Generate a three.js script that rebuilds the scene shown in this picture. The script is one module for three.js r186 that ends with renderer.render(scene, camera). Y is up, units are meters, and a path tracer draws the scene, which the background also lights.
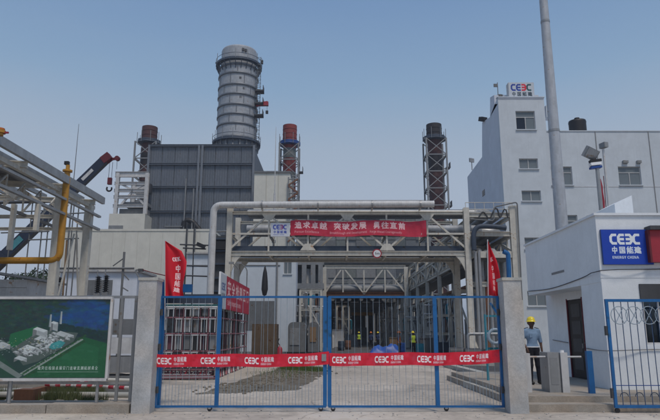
import * as THREE from 'three';
import { mergeGeometries } from 'three/addons/utils/BufferGeometryUtils.js';

// ---------- camera, sky, sun, exposure ----------
const scene = new THREE.Scene();
const FOCAL = 590, TILT = Math.atan(123 / 590), EYE = 1.65;
const camera = new THREE.PerspectiveCamera(2 * Math.atan(210 / FOCAL) * 180 / Math.PI, 1024 / 652, 0.1, 3000);
camera.position.set(0, EYE, 0);
camera.lookAt(0, EYE + Math.tan(TILT), -1);
scene.add(camera);

{ // hazy daylight sky: clear blue overhead, pale and slightly uneven haze low down
  const W = 1024, Hh = 512, data = new Float32Array(W * Hh * 4);
  const stops = [[-90, .22, .21, .20], [-1, .31, .345, .405], [4, .325, .375, .455], [10, .312, .367, .452], [14, .295, .355, .445], [17.5, .268, .335, .428], [23, .192, .289, .418], [31, .138, .228, .38], [45, .12, .205, .355], [90, .112, .19, .335]];
  const hash = (x, y) => { const q = Math.sin(x * 127.1 + y * 311.7) * 43758.5453; return q - Math.floor(q); };
  const vn = (x, y, wrap) => { const xi = Math.floor(x), yi = Math.floor(y), fx = x - xi, fy = y - yi, sx = fx * fx * (3 - 2 * fx), sy = fy * fy * (3 - 2 * fy), m = (q) => ((q % wrap) + wrap) % wrap; return (hash(m(xi), yi) * (1 - sx) + hash(m(xi + 1), yi) * sx) * (1 - sy) + (hash(m(xi), yi + 1) * (1 - sx) + hash(m(xi + 1), yi + 1) * sx) * sy; };
  for (let r = 0; r < Hh; r++) {
    const el = (r + .5) / Hh * 180 - 90;
    let k = 0; while (k < stops.length - 2 && el > stops[k + 1][0]) k++;
    const a = stops[k], b = stops[k + 1], t = Math.min(1, Math.max(0, (el - a[0]) / (b[0] - a[0])));
    for (let c = 0; c < W; c++) {
      const az = (c + .5) / W, h = .5 * vn(az * 14, el / 7 + az * 3, 14) + .3 * vn(az * 30, el / 3.1, 30) + .2 * vn(az * 64, el / 1.4, 64), veil = Math.max(0, h - .42) * .16 * Math.max(0, Math.min(1, (el + 4) / 10));
      for (let q = 0; q < 3; q++) { const v = a[q + 1] + (b[q + 1] - a[q + 1]) * t; data[(r * W + c) * 4 + q] = v + (.4 - v) * veil; }
      data[(r * W + c) * 4 + 3] = 1;
    }
  }
  const t = new THREE.DataTexture(data, W, Hh, THREE.RGBAFormat, THREE.FloatType);
  t.mapping = THREE.EquirectangularReflectionMapping; t.magFilter = THREE.LinearFilter; t.needsUpdate = true;
  scene.background = t; scene.environment = t;
}
const sun = new THREE.DirectionalLight(0xfff3e4, 1.5);
sun.position.set(26, 118, 18); sun.target.position.set(0, 0, -40);
sun.castShadow = true; sun.shadow.radius = 28; sun.shadow.mapSize.set(4096, 4096);
Object.assign(sun.shadow.camera, { left: -90, right: 90, top: 90, bottom: -90, near: 1, far: 400 });
scene.add(sun, sun.target);
const renderer = new THREE.WebGLRenderer({ antialias: true });
renderer.shadowMap.enabled = true;
renderer.toneMapping = THREE.LinearToneMapping;
renderer.toneMappingExposure = 1.3;
scene.fog = new THREE.FogExp2(0xbcc4d2, 0.0006);

// ---------- helpers ----------
let seed = 7;
const rnd = () => { seed = (seed + 0x6d2b79f5) | 0; let t = Math.imul(seed ^ (seed >>> 15), 1 | seed); t = (t + Math.imul(t ^ (t >>> 7), 61 | t)) ^ t; return ((t ^ (t >>> 14)) >>> 0) / 4294967296; };
const rr = (a, b) => a + (b - a) * rnd();
const V = (x, y, z) => new THREE.Vector3(x, y, z);
const CT = Math.cos(TILT), ST = Math.sin(TILT);
// survey helpers: a sight line from the eye met with the plane at distance Z, or with the plane x = X, or with the ground level y = Y
function P(px, py, Z) { const u = (px - 330) / FOCAL, v = (210 - py) / FOCAL, t = Z / (CT - v * ST); return V(u * t, EYE + (ST + v * CT) * t, -Z); }
function PX(px, py, X) { const u = (px - 330) / FOCAL, v = (210 - py) / FOCAL, t = X / u; return V(X, EYE + (ST + v * CT) * t, -t * (CT - v * ST)); }
function PY(px, py, Y = 0) { const u = (px - 330) / FOCAL, v = (210 - py) / FOCAL, t = (Y - EYE) / (ST + v * CT); return V(u * t, Y, -t * (CT - v * ST)); }

// tileable noise
function noiseGrid(n, s) { const g = new Float32Array(n * n); let q = s; for (let i = 0; i < n * n; i++) { q = (Math.imul(q, 1664525) + 1013904223) >>> 0; g[i] = q / 4294967296; } return g; }
function tileNoise(g, n, x, y) {
  const xi = Math.floor(x), yi = Math.floor(y), fx = x - xi, fy = y - yi, sx = fx * fx * (3 - 2 * fx), sy = fy * fy * (3 - 2 * fy);
  const at = (a, b) => g[(((b % n) + n) % n) * n + ((a % n) + n) % n];
  return (at(xi, yi) * (1 - sx) + at(xi + 1, yi) * sx) * (1 - sy) + (at(xi, yi + 1) * (1 - sx) + at(xi + 1, yi + 1) * sx) * sy;
}
function makeTex(size, metres, fn, srgb = true) {
  const d = new Uint8Array(size * size * 4);
  for (let y = 0; y < size; y++) for (let x = 0; x < size; x++) {
    const c = fn(x / size, y / size); const i = (y * size + x) * 4;
    for (let k = 0; k < 3; k++) d[i + k] = Math.max(0, Math.min(255, Math.round((Array.isArray(c) ? c[k] : c) * 255)));
    d[i + 3] = 255;
  }
  const t = new THREE.DataTexture(d, size, size); t.wrapS = t.wrapT = THREE.RepeatWrapping; t.magFilter = THREE.LinearFilter; t.minFilter = THREE.LinearMipmapLinearFilter;
  if (srgb) t.colorSpace = THREE.SRGBColorSpace; t.repeat.set(1 / metres, 1 / metres); t.needsUpdate = true; return t;
}
const G8 = noiseGrid(8, 11), G16 = noiseGrid(16, 5), G32 = noiseGrid(32, 23), G64 = noiseGrid(64, 31), G128 = noiseGrid(128, 43), G256 = noiseGrid(256, 57);
const fbm = (u, v) => .34 * tileNoise(G8, 8, u * 8, v * 8) + .26 * tileNoise(G16, 16, u * 16, v * 16) + .18 * tileNoise(G32, 32, u * 32, v * 32) + .12 * tileNoise(G64, 64, u * 64, v * 64) + .1 * tileNoise(G128, 128, u * 128, v * 128);
const TX = {
  plaster: makeTex(512, 7, (u, v) => { const f = fbm(u, v), s = tileNoise(G64, 64, u * 64, v * 8); return .91 + .1 * f - .05 * Math.max(0, s - .62) * 2 * f - .02 * tileNoise(G256, 256, u * 256, v * 256); }),
  concrete: makeTex(512, 5, (u, v) => { const f = fbm(u, v), g = tileNoise(G256, 256, u * 256, v * 256), k = tileNoise(G16, 16, v * 16 + 3, u * 16); return [.80 + .3 * f - .08 * g + (k - .5) * .05, .80 + .29 * f - .08 * g, .79 + .28 * f - .08 * g - (k - .5) * .05]; }),
  metal: makeTex(256, 3, (u, v) => { const f = fbm(u, v), s = tileNoise(G64, 64, u * 64, v * 4), r = Math.max(0, tileNoise(G32, 32, u * 32, v * 32) * tileNoise(G8, 8, v * 8, u * 8) - .52) * 2.2; return [.82 + .18 * f - .06 * s - r * .25, .81 + .18 * f - .06 * s - r * .45, .8 + .18 * f - .06 * s - r * .6]; }),
  dirt: makeTex(512, 9, (u, v) => { const f = fbm(u, v), g = tileNoise(G256, 256, u * 256, v * 256), p = tileNoise(G128, 128, v * 128, u * 128); return [.72 + .42 * f - .12 * g - .07 * p, .71 + .42 * f - .12 * g - .07 * p, .69 + .43 * f - .12 * g - .07 * p]; }),
  yard: makeTex(1024, 27, (u, v) => { // dusty concrete: pale dust drifts, dark damp and oil patches, wheel streaks along the drive
    const f = fbm(u, v), f2 = fbm(v + .37, u + .11), big = tileNoise(G8, 8, u * 8 + 2.5, v * 8), g = tileNoise(G256, 256, u * 256, v * 256), p = tileNoise(G256, 256, v * 512, u * 512), st = tileNoise(G32, 32, u * 32, v * 3 + 4);
    const damp = Math.max(0, Math.min(1, (f2 - .56) * 6)) * .14, dust = Math.max(0, Math.min(1, (f - .5) * 5)) * .09, wheel = Math.max(0, st - .62) * .3 * (.4 + big), spot = tileNoise(G128, 128, u * 128, v * 128) > .93 ? .09 : 0, rid = Math.abs(tileNoise(G16, 16, u * 16 + .03 * tileNoise(G64, 64, u * 64, v * 64), v * 16) - .5), crack = rid < .006 && f2 > .44 ? .16 : 0;
    const b = .90 + .12 * f + .06 * big + dust - damp - wheel - spot - crack - .09 * g - .06 * p; return [b, b * .988, b * (.962 + .02 * f2)]; }),
  cloth: makeTex(128, .6, (u, v) => .84 + .16 * fbm(u, v) - .05 * tileNoise(G128, 128, u * 128, v * 128)),
};
const BUMP = { rib: makeTex(64, 1.6, (u) => .5 + .5 * Math.sign(Math.sin(u * Math.PI * 8)) * Math.min(1, Math.abs(Math.sin(u * Math.PI * 8)) * 3), false), fine: makeTex(256, 1.2, (u, v) => .5 * fbm(u, v) + .5 * tileNoise(G128, 128, u * 128, v * 128), false), coarse: makeTex(512, 4, (u, v) => fbm(u, v), false) };
function mat(r, g, b, o = {}) {
  const m = new THREE.MeshStandardMaterial({ roughness: o.rough ?? .75, metalness: o.metal ?? 0, side: o.side ?? THREE.FrontSide });
  m.color.setRGB(r, g, b);
  if (o.tex !== null) m.map = TX[o.tex ?? 'metal'];
  if (o.bump) { m.bumpMap = BUMP[o.bump]; m.bumpScale = o.bs ?? .003; }
  return m;
}
const M = {
  cream: mat(.74, .73, .67, { rough: .55 }), creamWall: mat(.71, .695, .62, { tex: 'plaster', rough: .7 }), creamSeam: mat(.56, .54, .47, { tex: 'plaster' }),
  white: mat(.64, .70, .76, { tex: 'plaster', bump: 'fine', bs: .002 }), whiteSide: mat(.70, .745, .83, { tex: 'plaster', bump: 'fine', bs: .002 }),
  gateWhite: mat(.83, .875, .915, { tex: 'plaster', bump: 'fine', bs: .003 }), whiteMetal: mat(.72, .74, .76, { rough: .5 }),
  grey: mat(.30, .32, .34, { rough: .6 }), midGrey: mat(.20, .215, .23, { rough: .65 }), darkGrey: mat(.07, .075, .085, { rough: .6 }), black: mat(.018, .018, .022, { rough: .55 }),
  boiler: mat(.165, .195, .24, { rough: .6, bump: 'rib', bs: .03 }), boilerRib: mat(.22, .255, .31, { rough: .6 }),
  silver: mat(.47, .51, .565, { rough: .6, metal: .15 }), silverRing: mat(.20, .225, .26, { rough: .5, metal: .3 }), galv: mat(.42, .44, .46, { rough: .45, metal: .4 }),
  navySteel: mat(.05, .075, .12, { rough: .6 }), stackRed: mat(.30, .045, .04), stackBrown: mat(.10, .035, .035), stackBlack: mat(.025, .022, .028), stackGrey: mat(.22, .25, .25),
  concrete: mat(.52, .51, .48, { tex: 'concrete', bump: 'fine', bs: .004, rough: .9 }), paleConcrete: mat(.54, .54, .55, { tex: 'concrete', bump: 'fine', bs: .004, rough: .9 }), kerb: mat(.42, .375, .33, { tex: 'concrete', bump: 'fine', bs: .006, rough: .95 }),
  yard: mat(.58, .525, .465, { tex: 'yard', bump: 'coarse', bs: .012, rough: .95 }), road: mat(.60, .545, .485, { tex: 'yard', bump: 'coarse', bs: .01, rough: .95 }),
  soil: mat(.245, .215, .17, { tex: 'dirt', bump: 'coarse', bs: .05, rough: 1 }), asphalt: mat(.13, .13, .135, { tex: 'dirt', bump: 'fine', bs: .006, rough: .95 }), earth: mat(.27, .24, .20, { tex: 'dirt', bump: 'coarse', bs: .05, rough: 1 }),
  blue: mat(.012, .16, .46, { rough: .4 }), blueDeep: mat(.01, .07, .33, { rough: .45 }), cyan: mat(.03, .30, .42), teal: mat(.03, .14, .15, { rough: .6 }),
  mast: mat(.55, .60, .67, { rough: .55, metal: .1 }), railBlue: mat(.05, .11, .24, { rough: .45 }), bar: mat(.36, .47, .58, { rough: .45 }), red: mat(.60, .015, .035, { tex: 'cloth', rough: .7 }), redPaint: mat(.45, .03, .055, { rough: .5 }), maroon: mat(.16, .02, .035), darkRed: mat(.22, .018, .03),
  yellow: mat(.62, .31, .03, { rough: .45 }), helmet: mat(.80, .62, .03, { rough: .35, tex: null }), vest: mat(.55, .72, .06, { tex: 'cloth' }), rust: mat(.24, .11, .06), tan: mat(.32, .21, .12), orange: mat(.7, .2, .04),
  glass: new THREE.MeshPhysicalMaterial({ color: new THREE.Color().setRGB(.55, .66, .72), roughness: .04, metalness: 0, transmission: 1, thickness: 0 }), mauve: mat(.24, .10, .13), plum: mat(.10, .05, .07), paneGrey: mat(.16, .19, .21, { tex: null, rough: .15 }), paneDark: mat(.012, .018, .035, { tex: null, rough: .12 }),
  boom: mat(.02, .03, .065, { rough: .4 }), boomStripe: mat(.08, .32, .38, { rough: .4 }), bark: mat(.10, .07, .05, { tex: 'dirt', rough: 1 }),
  shirt: mat(.24, .36, .52, { tex: 'cloth', rough: .9 }), trouser: mat(.012, .013, .022, { tex: 'cloth', rough: .95 }), skin: mat(.10, .05, .03, { tex: null, rough: .6 }), shoe: mat(.012, .011, .01, { tex: null, rough: .4 }), belt: mat(.7, .7, .7, { tex: null, rough: .5 }), epaulet: mat(.02, .03, .06, { tex: 'cloth' }), vestOrange: mat(.75, .16, .03, { tex: 'cloth' }), shirtDark: mat(.03, .05, .13, { tex: 'cloth' }),
  tarp: mat(.03, .12, .52, { tex: 'cloth', rough: .45 }), white2: mat(.8, .8, .8, { tex: null, rough: .5 }),
};
for (const k in M) M[k].name = k;

function boxUV(g) { // texture coordinates in metres, by the way each face points
  const p = g.attributes.position, uv = new Float32Array(p.count * 2), a = V(), b = V(), c = V(), n = V();
  for (let i = 0; i < p.count; i += 3) {
    a.fromBufferAttribute(p, i); b.fromBufferAttribute(p, i + 1); c.fromBufferAttribute(p, i + 2);
    n.copy(b).sub(a).cross(c.clone().sub(a)); const x = Math.abs(n.x), y = Math.abs(n.y), z = Math.abs(n.z);
    [a, b, c].forEach((q, k) => { const o = (i + k) * 2; if (y >= x && y >= z) { uv[o] = q.x; uv[o + 1] = q.z; } else if (x >= z) { uv[o] = q.z; uv[o + 1] = q.y; } else { uv[o] = q.x; uv[o + 1] = q.y; } });
  }
  g.setAttribute('uv', new THREE.BufferAttribute(uv, 2)); return g;
}
function clean(g) { if (g.index) g = g.toNonIndexed(); for (const k of Object.keys(g.attributes)) if (!['position', 'normal'].includes(k)) g.deleteAttribute(k); return g; }
class MB {
  constructor() { this.g = []; }
  geo(g, m) { g = clean(g); if (m) g.applyMatrix4(m); this.g.push(g); return this; }
  box(x0, x1, y0, y1, z0, z1) { return this.geo(new THREE.BoxGeometry(Math.abs(x1 - x0), Math.abs(y1 - y0), Math.abs(z1 - z0)), new THREE.Matrix4().makeTranslation((x0 + x1) / 2, (y0 + y1) / 2, (z0 + z1) / 2)); }
  cbox(c, sx, sy, sz, ry = 0, rx = 0, rz = 0) { return this.geo(new THREE.BoxGeometry(sx, sy, sz), new THREE.Matrix4().makeRotationFromEuler(new THREE.Euler(rx, ry, rz, 'YXZ')).setPosition(c)); }
  frame(a, b) { const d = b.clone().sub(a), L = d.length(); d.normalize(); const up = Math.abs(d.y) > .95 ? V(0, 0, 1) : V(0, 1, 0); const x = up.clone().cross(d).normalize(), y = d.clone().cross(x); return [new THREE.Matrix4().makeBasis(x, y, d).setPosition(a.clone().add(b).multiplyScalar(.5)), L]; }
  bar(a, b, w, h = w) { const [m, L] = this.frame(a, b); return this.geo(new THREE.BoxGeometry(w, h, L), m); }
  ibeam(a, b, w, h, t = .04) { const [m, L] = this.frame(a, b); for (const s of [-1, 1]) this.geo(new THREE.BoxGeometry(w, t, L).translate(0, s * (h - t) / 2, 0), m); return this.geo(new THREE.BoxGeometry(t * .8, h - 2 * t, L), m); }
  tube(a, b, r, n = 10, r2 = r) { const [m, L] = this.frame(a, b); return this.geo(new THREE.CylinderGeometry(r2, r, L, n).rotateX(Math.PI / 2), m); }
  path(pts, r, n = 10, bend = .25) { // pipe run with rounded elbows
    const cp = new THREE.CurvePath();
    let last = pts[0];
    for (let i = 1; i < pts.length; i++) {
      if (i === pts.length - 1) { cp.add(new THREE.LineCurve3(last, pts[i])); break; }
      const d1 = pts[i].clone().sub(pts[i - 1]), d2 = pts[i + 1].clone().sub(pts[i]), k = Math.min(bend, d1.length() * .45, d2.length() * .45);
      const e = pts[i].clone().sub(d1.normalize().multiplyScalar(k)), f = pts[i].clone().add(d2.normalize().multiplyScalar(k));
      cp.add(new THREE.LineCurve3(last, e)); cp.add(new THREE.QuadraticBezierCurve3(e, pts[i], f)); last = f;
    }
    for (const c of cp.curves) this.geo(new THREE.TubeGeometry(c, c.isLineCurve3 ? 1 : 6, r, n, false));
    return this;
  }
  curve(pts, r, n = 6, seg = 24) { return this.geo(new THREE.TubeGeometry(new THREE.CatmullRomCurve3(pts), seg, r, n, false)); }
  lathe(c, prof, n = 28) { return this.geo(new THREE.LatheGeometry(prof.map(([r, y]) => new THREE.Vector2(r, y)), n), new THREE.Matrix4().makeTranslation(c.x, c.y, c.z)); }
  prism(pts, depth, m) { const s = new THREE.Shape(pts.map(([x, y]) => new THREE.Vector2(x, y))); return this.geo(new THREE.ExtrudeGeometry(s, { depth, bevelEnabled: false }), m); }
  build(name, material, parent, label) {
    const g = boxUV(mergeGeometries(this.g)); const o = new THREE.Mesh(g, material); o.name = name; o.castShadow = o.receiveShadow = true;
    if (parent) { const w = V(); let q = parent; while (q && q !== scene) { w.add(q.position); q = q.parent; } g.translate(-w.x, -w.y, -w.z); parent.add(o); } else { scene.add(o); }
    if (label) o.userData.label = label;
    this.g = []; return o;
  }
}
const taken = new Map();
function numbered(n) { const k = taken.get(n) ?? 0; taken.set(n, k + 1); return k ? n + '_' + String(k).padStart(3, '0') : n; }
function thing(name, label, category, pos, group) {
  const o = new THREE.Group(); o.name = numbered(name); o.position.copy(pos); o.userData = { label, category }; if (group) o.userData.group = group; scene.add(o); return o;
}
function single(mb, name, material, label, category, group) { // a thing that is one mesh, its origin at its base
  const g = mergeGeometries(mb.g); g.computeBoundingBox(); const b = g.boundingBox, c = V((b.min.x + b.max.x) / 2, b.min.y, (b.min.z + b.max.z) / 2);
  boxUV(g); g.translate(-c.x, -c.y, -c.z); const o = new THREE.Mesh(g, material); o.name = numbered(name); o.position.copy(c); o.castShadow = o.receiveShadow = true; o.userData = { label, category }; if (group) o.userData.group = group; scene.add(o); mb.g = []; return o;
}
function structure(mb, name, material) { const o = mb.build(numbered(name), material, null); o.userData.kind = 'structure'; return o; }
function copyOf(src, pos, label, turn) { const c = src.clone(); c.name = numbered(src.name.replace(/_\d{3}$/, '')); c.position.copy(pos); if (turn !== undefined) c.rotation.y = turn; c.userData = { ...src.userData, label }; scene.add(c); return c; }
function piece(name, g, material, parent, x, y, z) { const o = new THREE.Mesh(g, material); o.name = name; o.position.set(x, y, z); o.castShadow = o.receiveShadow = true; parent.add(o); return o; }
const uvBox = (x, y, z) => boxUV(clean(new THREE.BoxGeometry(x, y, z)));

// ---------- lettering ----------
const GL = {
  zhong: '2,3 8,3 8,6.5 2,6.5 2,3|5,1 5,9.5', guo: '1.5,1.5 8.5,1.5 8.5,9 1.5,9 1.5,1.5|3,3.3 7,3.3|3.3,5.2 6.7,5.2|2.8,7.3 7.2,7.3|5,3.3 5,7.3|6,6 6.6,6.8',
  neng: '2.8,1 1.2,3.2 4.2,3|1.3,4.5 4.3,4.5 4.3,9.3|1.3,4.5 1.3,9.5|1.3,6 4.3,6|1.3,7.5 4.3,7.5|6,1 6,4.3 9,4.3|9,1.8 6,2.8|6,5.3 6,9 9.3,9 9.3,8|9,6.2 6,7.2',
  jian: '1,2 3,2 1.5,4.8 3,4.8 2,8 1,9.2|1.2,6 4,8.6 9.5,9.3|4,2.2 8.5,2.2 8.5,5|3.6,3.6 9.5,3.6|4,5 8.5,5|4,6.4 9,6.4|3.6,7.7 9.5,7.7|6.3,1 6.3,8.8',
  zhui: '2,1.5 2.8,2.5|1,4.2 2.8,4.2 2.8,7.8 1,9|2.8,7.8 4,9.2 9.5,9.3|6,1 5.4,2|4.5,2.2 8,2.2 8,4.2 4.5,4.2|4.5,2.2 4.5,8|4.5,5.7 8.3,5.7 8.3,8 4.5,8',
  qiu: '1,3 9,3|5,1 5,9 4,8.5|2.2,4.5 3.3,5.5|1,8 4.6,5.8|8,4.2 5.4,5.8|5.3,5.6 9,8.5|7,1.2 7.8,2', zhuo: '5,0.8 5,3|5,1.9 8,1.9|2.5,3 7.5,3 7.5,6.5 2.5,6.5 2.5,3|2.5,4.7 7.5,4.7|1,8 9,8|5,6.5 5,9.7',
  yue: '1,2.3 4,2.3|2.6,1 2.6,4|0.8,4 4.3,4|2.6,4 2.6,8.5|2.6,6 4.2,6|1.3,5.5 1,9|1,7.5 3.5,9.2 9.5,9.3|5,2.8 9,2.8|5.2,2.8 5.2,7 6.5,6|7,1 7.4,5 9,7.5|8.8,4.2 6,7.7|8.2,1.2 8.9,2',
  tu: '5,.6 5,1.5|1.2,3 1.2,1.8 8.8,1.8 8.8,3|4,2.5 2.3,4|6,2.5 7.7,4|1,6 9,6|5,4.2 5,6 1.5,9.4|5,6 8.8,9.4|6.7,4.5 7.4,5.2', po: '0.8,1.8 4,1.8|2.4,1.8 1,5.5|1.7,4.5 3.8,4.5 3.8,8 1.7,8 1.7,4.5|5,3 9.2,3 8.8,4|5,3 5,6.5 4.2,9.3|7,1 7,5|5,5 8.5,5 4.8,9.3|5.8,6 9.3,9.3',
  fa: '2.8,1.5 2.2,3.6 9,3.6|4.6,1 4,5 1,9.4|3.5,5.3 7.8,5.3 3,9.4|4,6.5 9,9.4|6.5,1 7.8,2.3', zhan: '2,1.2 8.5,1.2 8.5,3.2 2,3.2|2,1.2 2,6 1,9.3|2.8,4.7 9,4.7|2.5,6.3 9.3,6.3|4.5,3.2 4.5,6.3|6.8,3.2 6.8,6.3|4.2,6.3 4.2,9.3 6,8.3|5.5,6.5 9.3,9.4|8.3,6.8 6.8,8',
  yong: '3,1 7.5,1 5.5,2.3|2.3,2.8 7.8,2.8 7.8,6|2.3,2.8 2.3,6.2|2.3,4.4 7.8,4.4|5,2.8 5,6|2.3,6 7.8,6|1.5,7.3 8.5,7.3 8,9.4 7,9.2|5,6.4 4.5,8 2,9.6', wang: '3.2,1 1,3.5|3.3,3.4 0.8,6.3|2.3,5 2.3,9.5|6.3,1 7,2|4.3,3 9.3,3|4.8,5.8 8.8,5.8|6.8,3 6.8,9|4,9 9.5,9',
  zhi: '1.2,2 8.8,2|5,.8 5,3.2|2.8,3.2 7.3,3.2 7.3,8.6|2.8,3.2 2.8,8.6|2.8,5 7.3,5|2.8,6.8 7.3,6.8|.8,8.8 9.3,8.8', qian: '3,.8 3.7,2|7,.8 6.3,2|1,2.6 9,2.6|2,4 4.8,4 4.8,9.4|2,4 2,9.5|2,5.6 4.8,5.6|2,7.2 4.8,7.2|6.5,4 6.5,7.5|8.3,3.5 8.3,9.3 7.3,9',
  an: '5,.6 5,1.5|1.2,3.2 1.2,1.8 8.8,1.8 8.8,3.2|1,5 9,5|4.5,2.8 3,7 8.5,9.4|6.8,5 5,8 1.5,9.4', quan: '5,.8 1,4.6|5,.8 9,4.6|2.6,4.8 7.4,4.8|2.6,6.8 7.4,6.8|5,4.8 5,9|1.2,9.1 8.8,9.1',
  jian2: '1,3 4.2,3|2.6,1 2.6,9.5|2.6,4 1,6.8|2.6,4 4,5.6|6.8,1 4.3,4|6.8,1 9.3,4|5.5,4.4 8.2,4.4|5.3,6 5.8,8|6.9,5.6 7.2,7.6|9,5.8 7.8,8.8|4.5,9 9.5,9', ce: '1.2,1.5 2,2.4|.8,4 1.7,4.8|1.8,6.3 .9,9.3|3.2,1.6 6,1.6 6,7|3.2,1.6 3.2,7|4.6,2.8 4.5,6.5 3,9.3|5,7.5 6.2,9.2|7.3,2 7.3,7.3|9,1 9,9.3 8,9',
  qu: '9,1.5 1.5,1.5 1.5,9 9.2,9|7.5,2.8 3,7.8|3.2,3.2 7.8,7.8', men: '2,1 2.8,2.2|1.5,2.8 1.5,9.5|4,1.8 8.7,1.8 8.7,9.2 7.4,9',
};
function glyph(x, name, px, py, w, h, thick, color) {
  x.strokeStyle = color; x.lineWidth = thick; x.lineCap = 'square'; x.lineJoin = 'miter';
  for (const s of GL[name].split('|')) { x.beginPath(); s.trim().split(' ').forEach((q, i) => { const [a, b] = q.split(',').map(Number); (i ? x.lineTo : x.moveTo).call(x, px + a / 10 * w, py + b / 10 * h); }); x.stroke(); }
}
function glyphs(x, names, px, py, w, h, gap, thick, color) { names.forEach((n, i) => n && glyph(x, n, px + i * (w + gap), py, w, h, thick, color)); }
function logo(x, px, py, w, h, cols) { // four chamfered letters: C, E, a mirrored E, C
  const lw = h * .24, cw = w / 4 * .86, step = w / 4;
  const draw = (i, mirror, mid) => {
    const X = (u) => px + i * step + (mirror ? cw - u * cw : u * cw), Y = (v) => py + v * h;
    x.strokeStyle = cols[i]; x.lineWidth = lw; x.lineCap = 'butt'; x.lineJoin = 'miter'; x.beginPath();
    x.moveTo(X(1), Y(.1)); x.lineTo(X(.34), Y(.1)); x.lineTo(X(.1), Y(.3)); x.lineTo(X(.1), Y(.7)); x.lineTo(X(.34), Y(.9)); x.lineTo(X(1), Y(.9)); x.stroke();
    if (mid) { x.beginPath(); x.moveTo(X(.1), Y(.5)); x.lineTo(X(.95), Y(.5)); x.stroke(); }
  };
  draw(0, false, false); draw(1, false, true); draw(2, true, true); draw(3, false, false);
}
const ENAME = ['zhong', 'guo', 'neng', 'jian'];
function canvasTex(w, h, paint) { const c = document.createElement('canvas'); c.width = w; c.height = h; const x = c.getContext('2d'); paint(x, w, h); const t = new THREE.CanvasTexture(c); t.colorSpace = THREE.SRGBColorSpace; t.anisotropy = 8; return t; }
function printMat(w, h, paint, rough = .6) { const m = new THREE.MeshStandardMaterial({ map: canvasTex(w, h, paint), roughness: rough }); return m; }
function printMesh(name, w, h, material, parent, x, y, z, ry = 0) { const o = new THREE.Mesh(new THREE.PlaneGeometry(w, h), material); o.name = name; o.position.set(x, y, z); o.rotation.y = ry; o.castShadow = o.receiveShadow = true; parent.add(o); return o; }
function grain(x, w, h, n, a) { for (let i = 0; i < n; i++) { x.fillStyle = `rgba(${rnd() < .5 ? '0,0,0' : '255,255,255'},${a * rnd()})`; const s = rr(1, w / 30); x.fillRect(rnd() * w, rnd() * h, s, s * rr(.3, 1)); } }
// ---------- setting: ground ----------
function sheet(name, pts, y, material, div) { // polygon on the ground
  const s = new THREE.Shape(pts.map(([x, z]) => new THREE.Vector2(x, -z)));
  const mb = new MB().geo(new THREE.ShapeGeometry(s).rotateX(-Math.PI / 2).translate(0, y, 0)); return structure(mb, name, material);
}
sheet('ground', [[-900, 900], [900, 900], [900, -1500], [-900, -1500]], -.02, M.earth);
sheet('road', [[-60, 25], [60, 25], [60, -12.75], [-60, -12.75]], .004, M.road);
sheet('yard_pavement', [[-7.5, -12.75], [14, -12.75], [14, -44], [9, -44.6], [5, -43.8], [1, -44.5], [-4, -44], [-12, -44.4], [-12, -30], [-7.5, -24]], 0, M.yard);
sheet('corridor_floor', [[-12, -40], [14, -40], [14, -160], [-12, -160]], -.006, M.asphalt);
{ // earth island left of the driveway, uneven
  const ragged = (a, amp, n) => { const out = []; a.forEach((p, i) => { const q = a[(i + 1) % a.length]; for (let k = 0; k < n; k++) { const t = k / n, j = k ? amp : amp * .4; out.push([p.x + (q.x - p.x) * t + rr(-j, j), p.z + (q.z - p.z) * t + rr(-j, j) * 1.6]); } }); return out; };
  const a = [PY(196, 394), PY(262, 374), PY(285, 366.5), PY(328, 370), PY(314, 380), PY(296, 390), PY(240, 393)];
  sheet('soil_island', ragged(a, .13, 12), .008, M.soil);
  const g = []; for (let i = 0; i < 260; i++) { const q = new THREE.IcosahedronGeometry(rr(.02, .075), 0); q.scale(1, rr(.4, .8), 1).rotateY(rr(0, 6)); const t = rnd(), u = rnd(); const p = PY(215, 392).lerp(PY(318, 372), t); p.x += rr(-.9, .9); p.z += rr(-1.2, 1.2); q.translate(p.x, .015, p.z); g.push(clean(q)); }
  const cm = new MB(); cm.g = g; cm.later = true; const clods = single(cm, 'clods', M.soil, 'loose clods of earth on the dark soil island', 'soil'); clods.userData.kind = 'stuff';
  const b = [PY(438, 364), PY(505, 362), PY(560, 380), PY(506, 392), PY(478, 379)];
  sheet('asphalt_apron', ragged(b, .1, 10), .008, M.asphalt);
}
function tufts(name, label, n, area, h, col, kindCat) { // blades of grass
  const g = [];
  for (let i = 0; i < n; i++) {
    const [x, z] = area(); const hh = h * rr(.4, 1.1), a = rr(0, 6.28), w = rr(.006, .014), l = rr(-.06, .06), l2 = rr(-.06, .06);
    const q = new THREE.BufferGeometry(); const c = Math.cos(a) * w, s = Math.sin(a) * w;
    q.setAttribute('position', new THREE.Float32BufferAttribute([x - c, 0, z - s, x + c, 0, z + s, x + l, hh, z + l2], 3)); q.computeVertexNormals(); g.push(q);
  }
  const m = mat(...col, { tex: null, side: THREE.DoubleSide, rough: .9 }); m.name = name + '_blade';
  const mb = new MB(); mb.g = g; const o = single(mb, name, m, label, kindCat); o.userData.kind = 'stuff'; return o;
}
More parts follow.
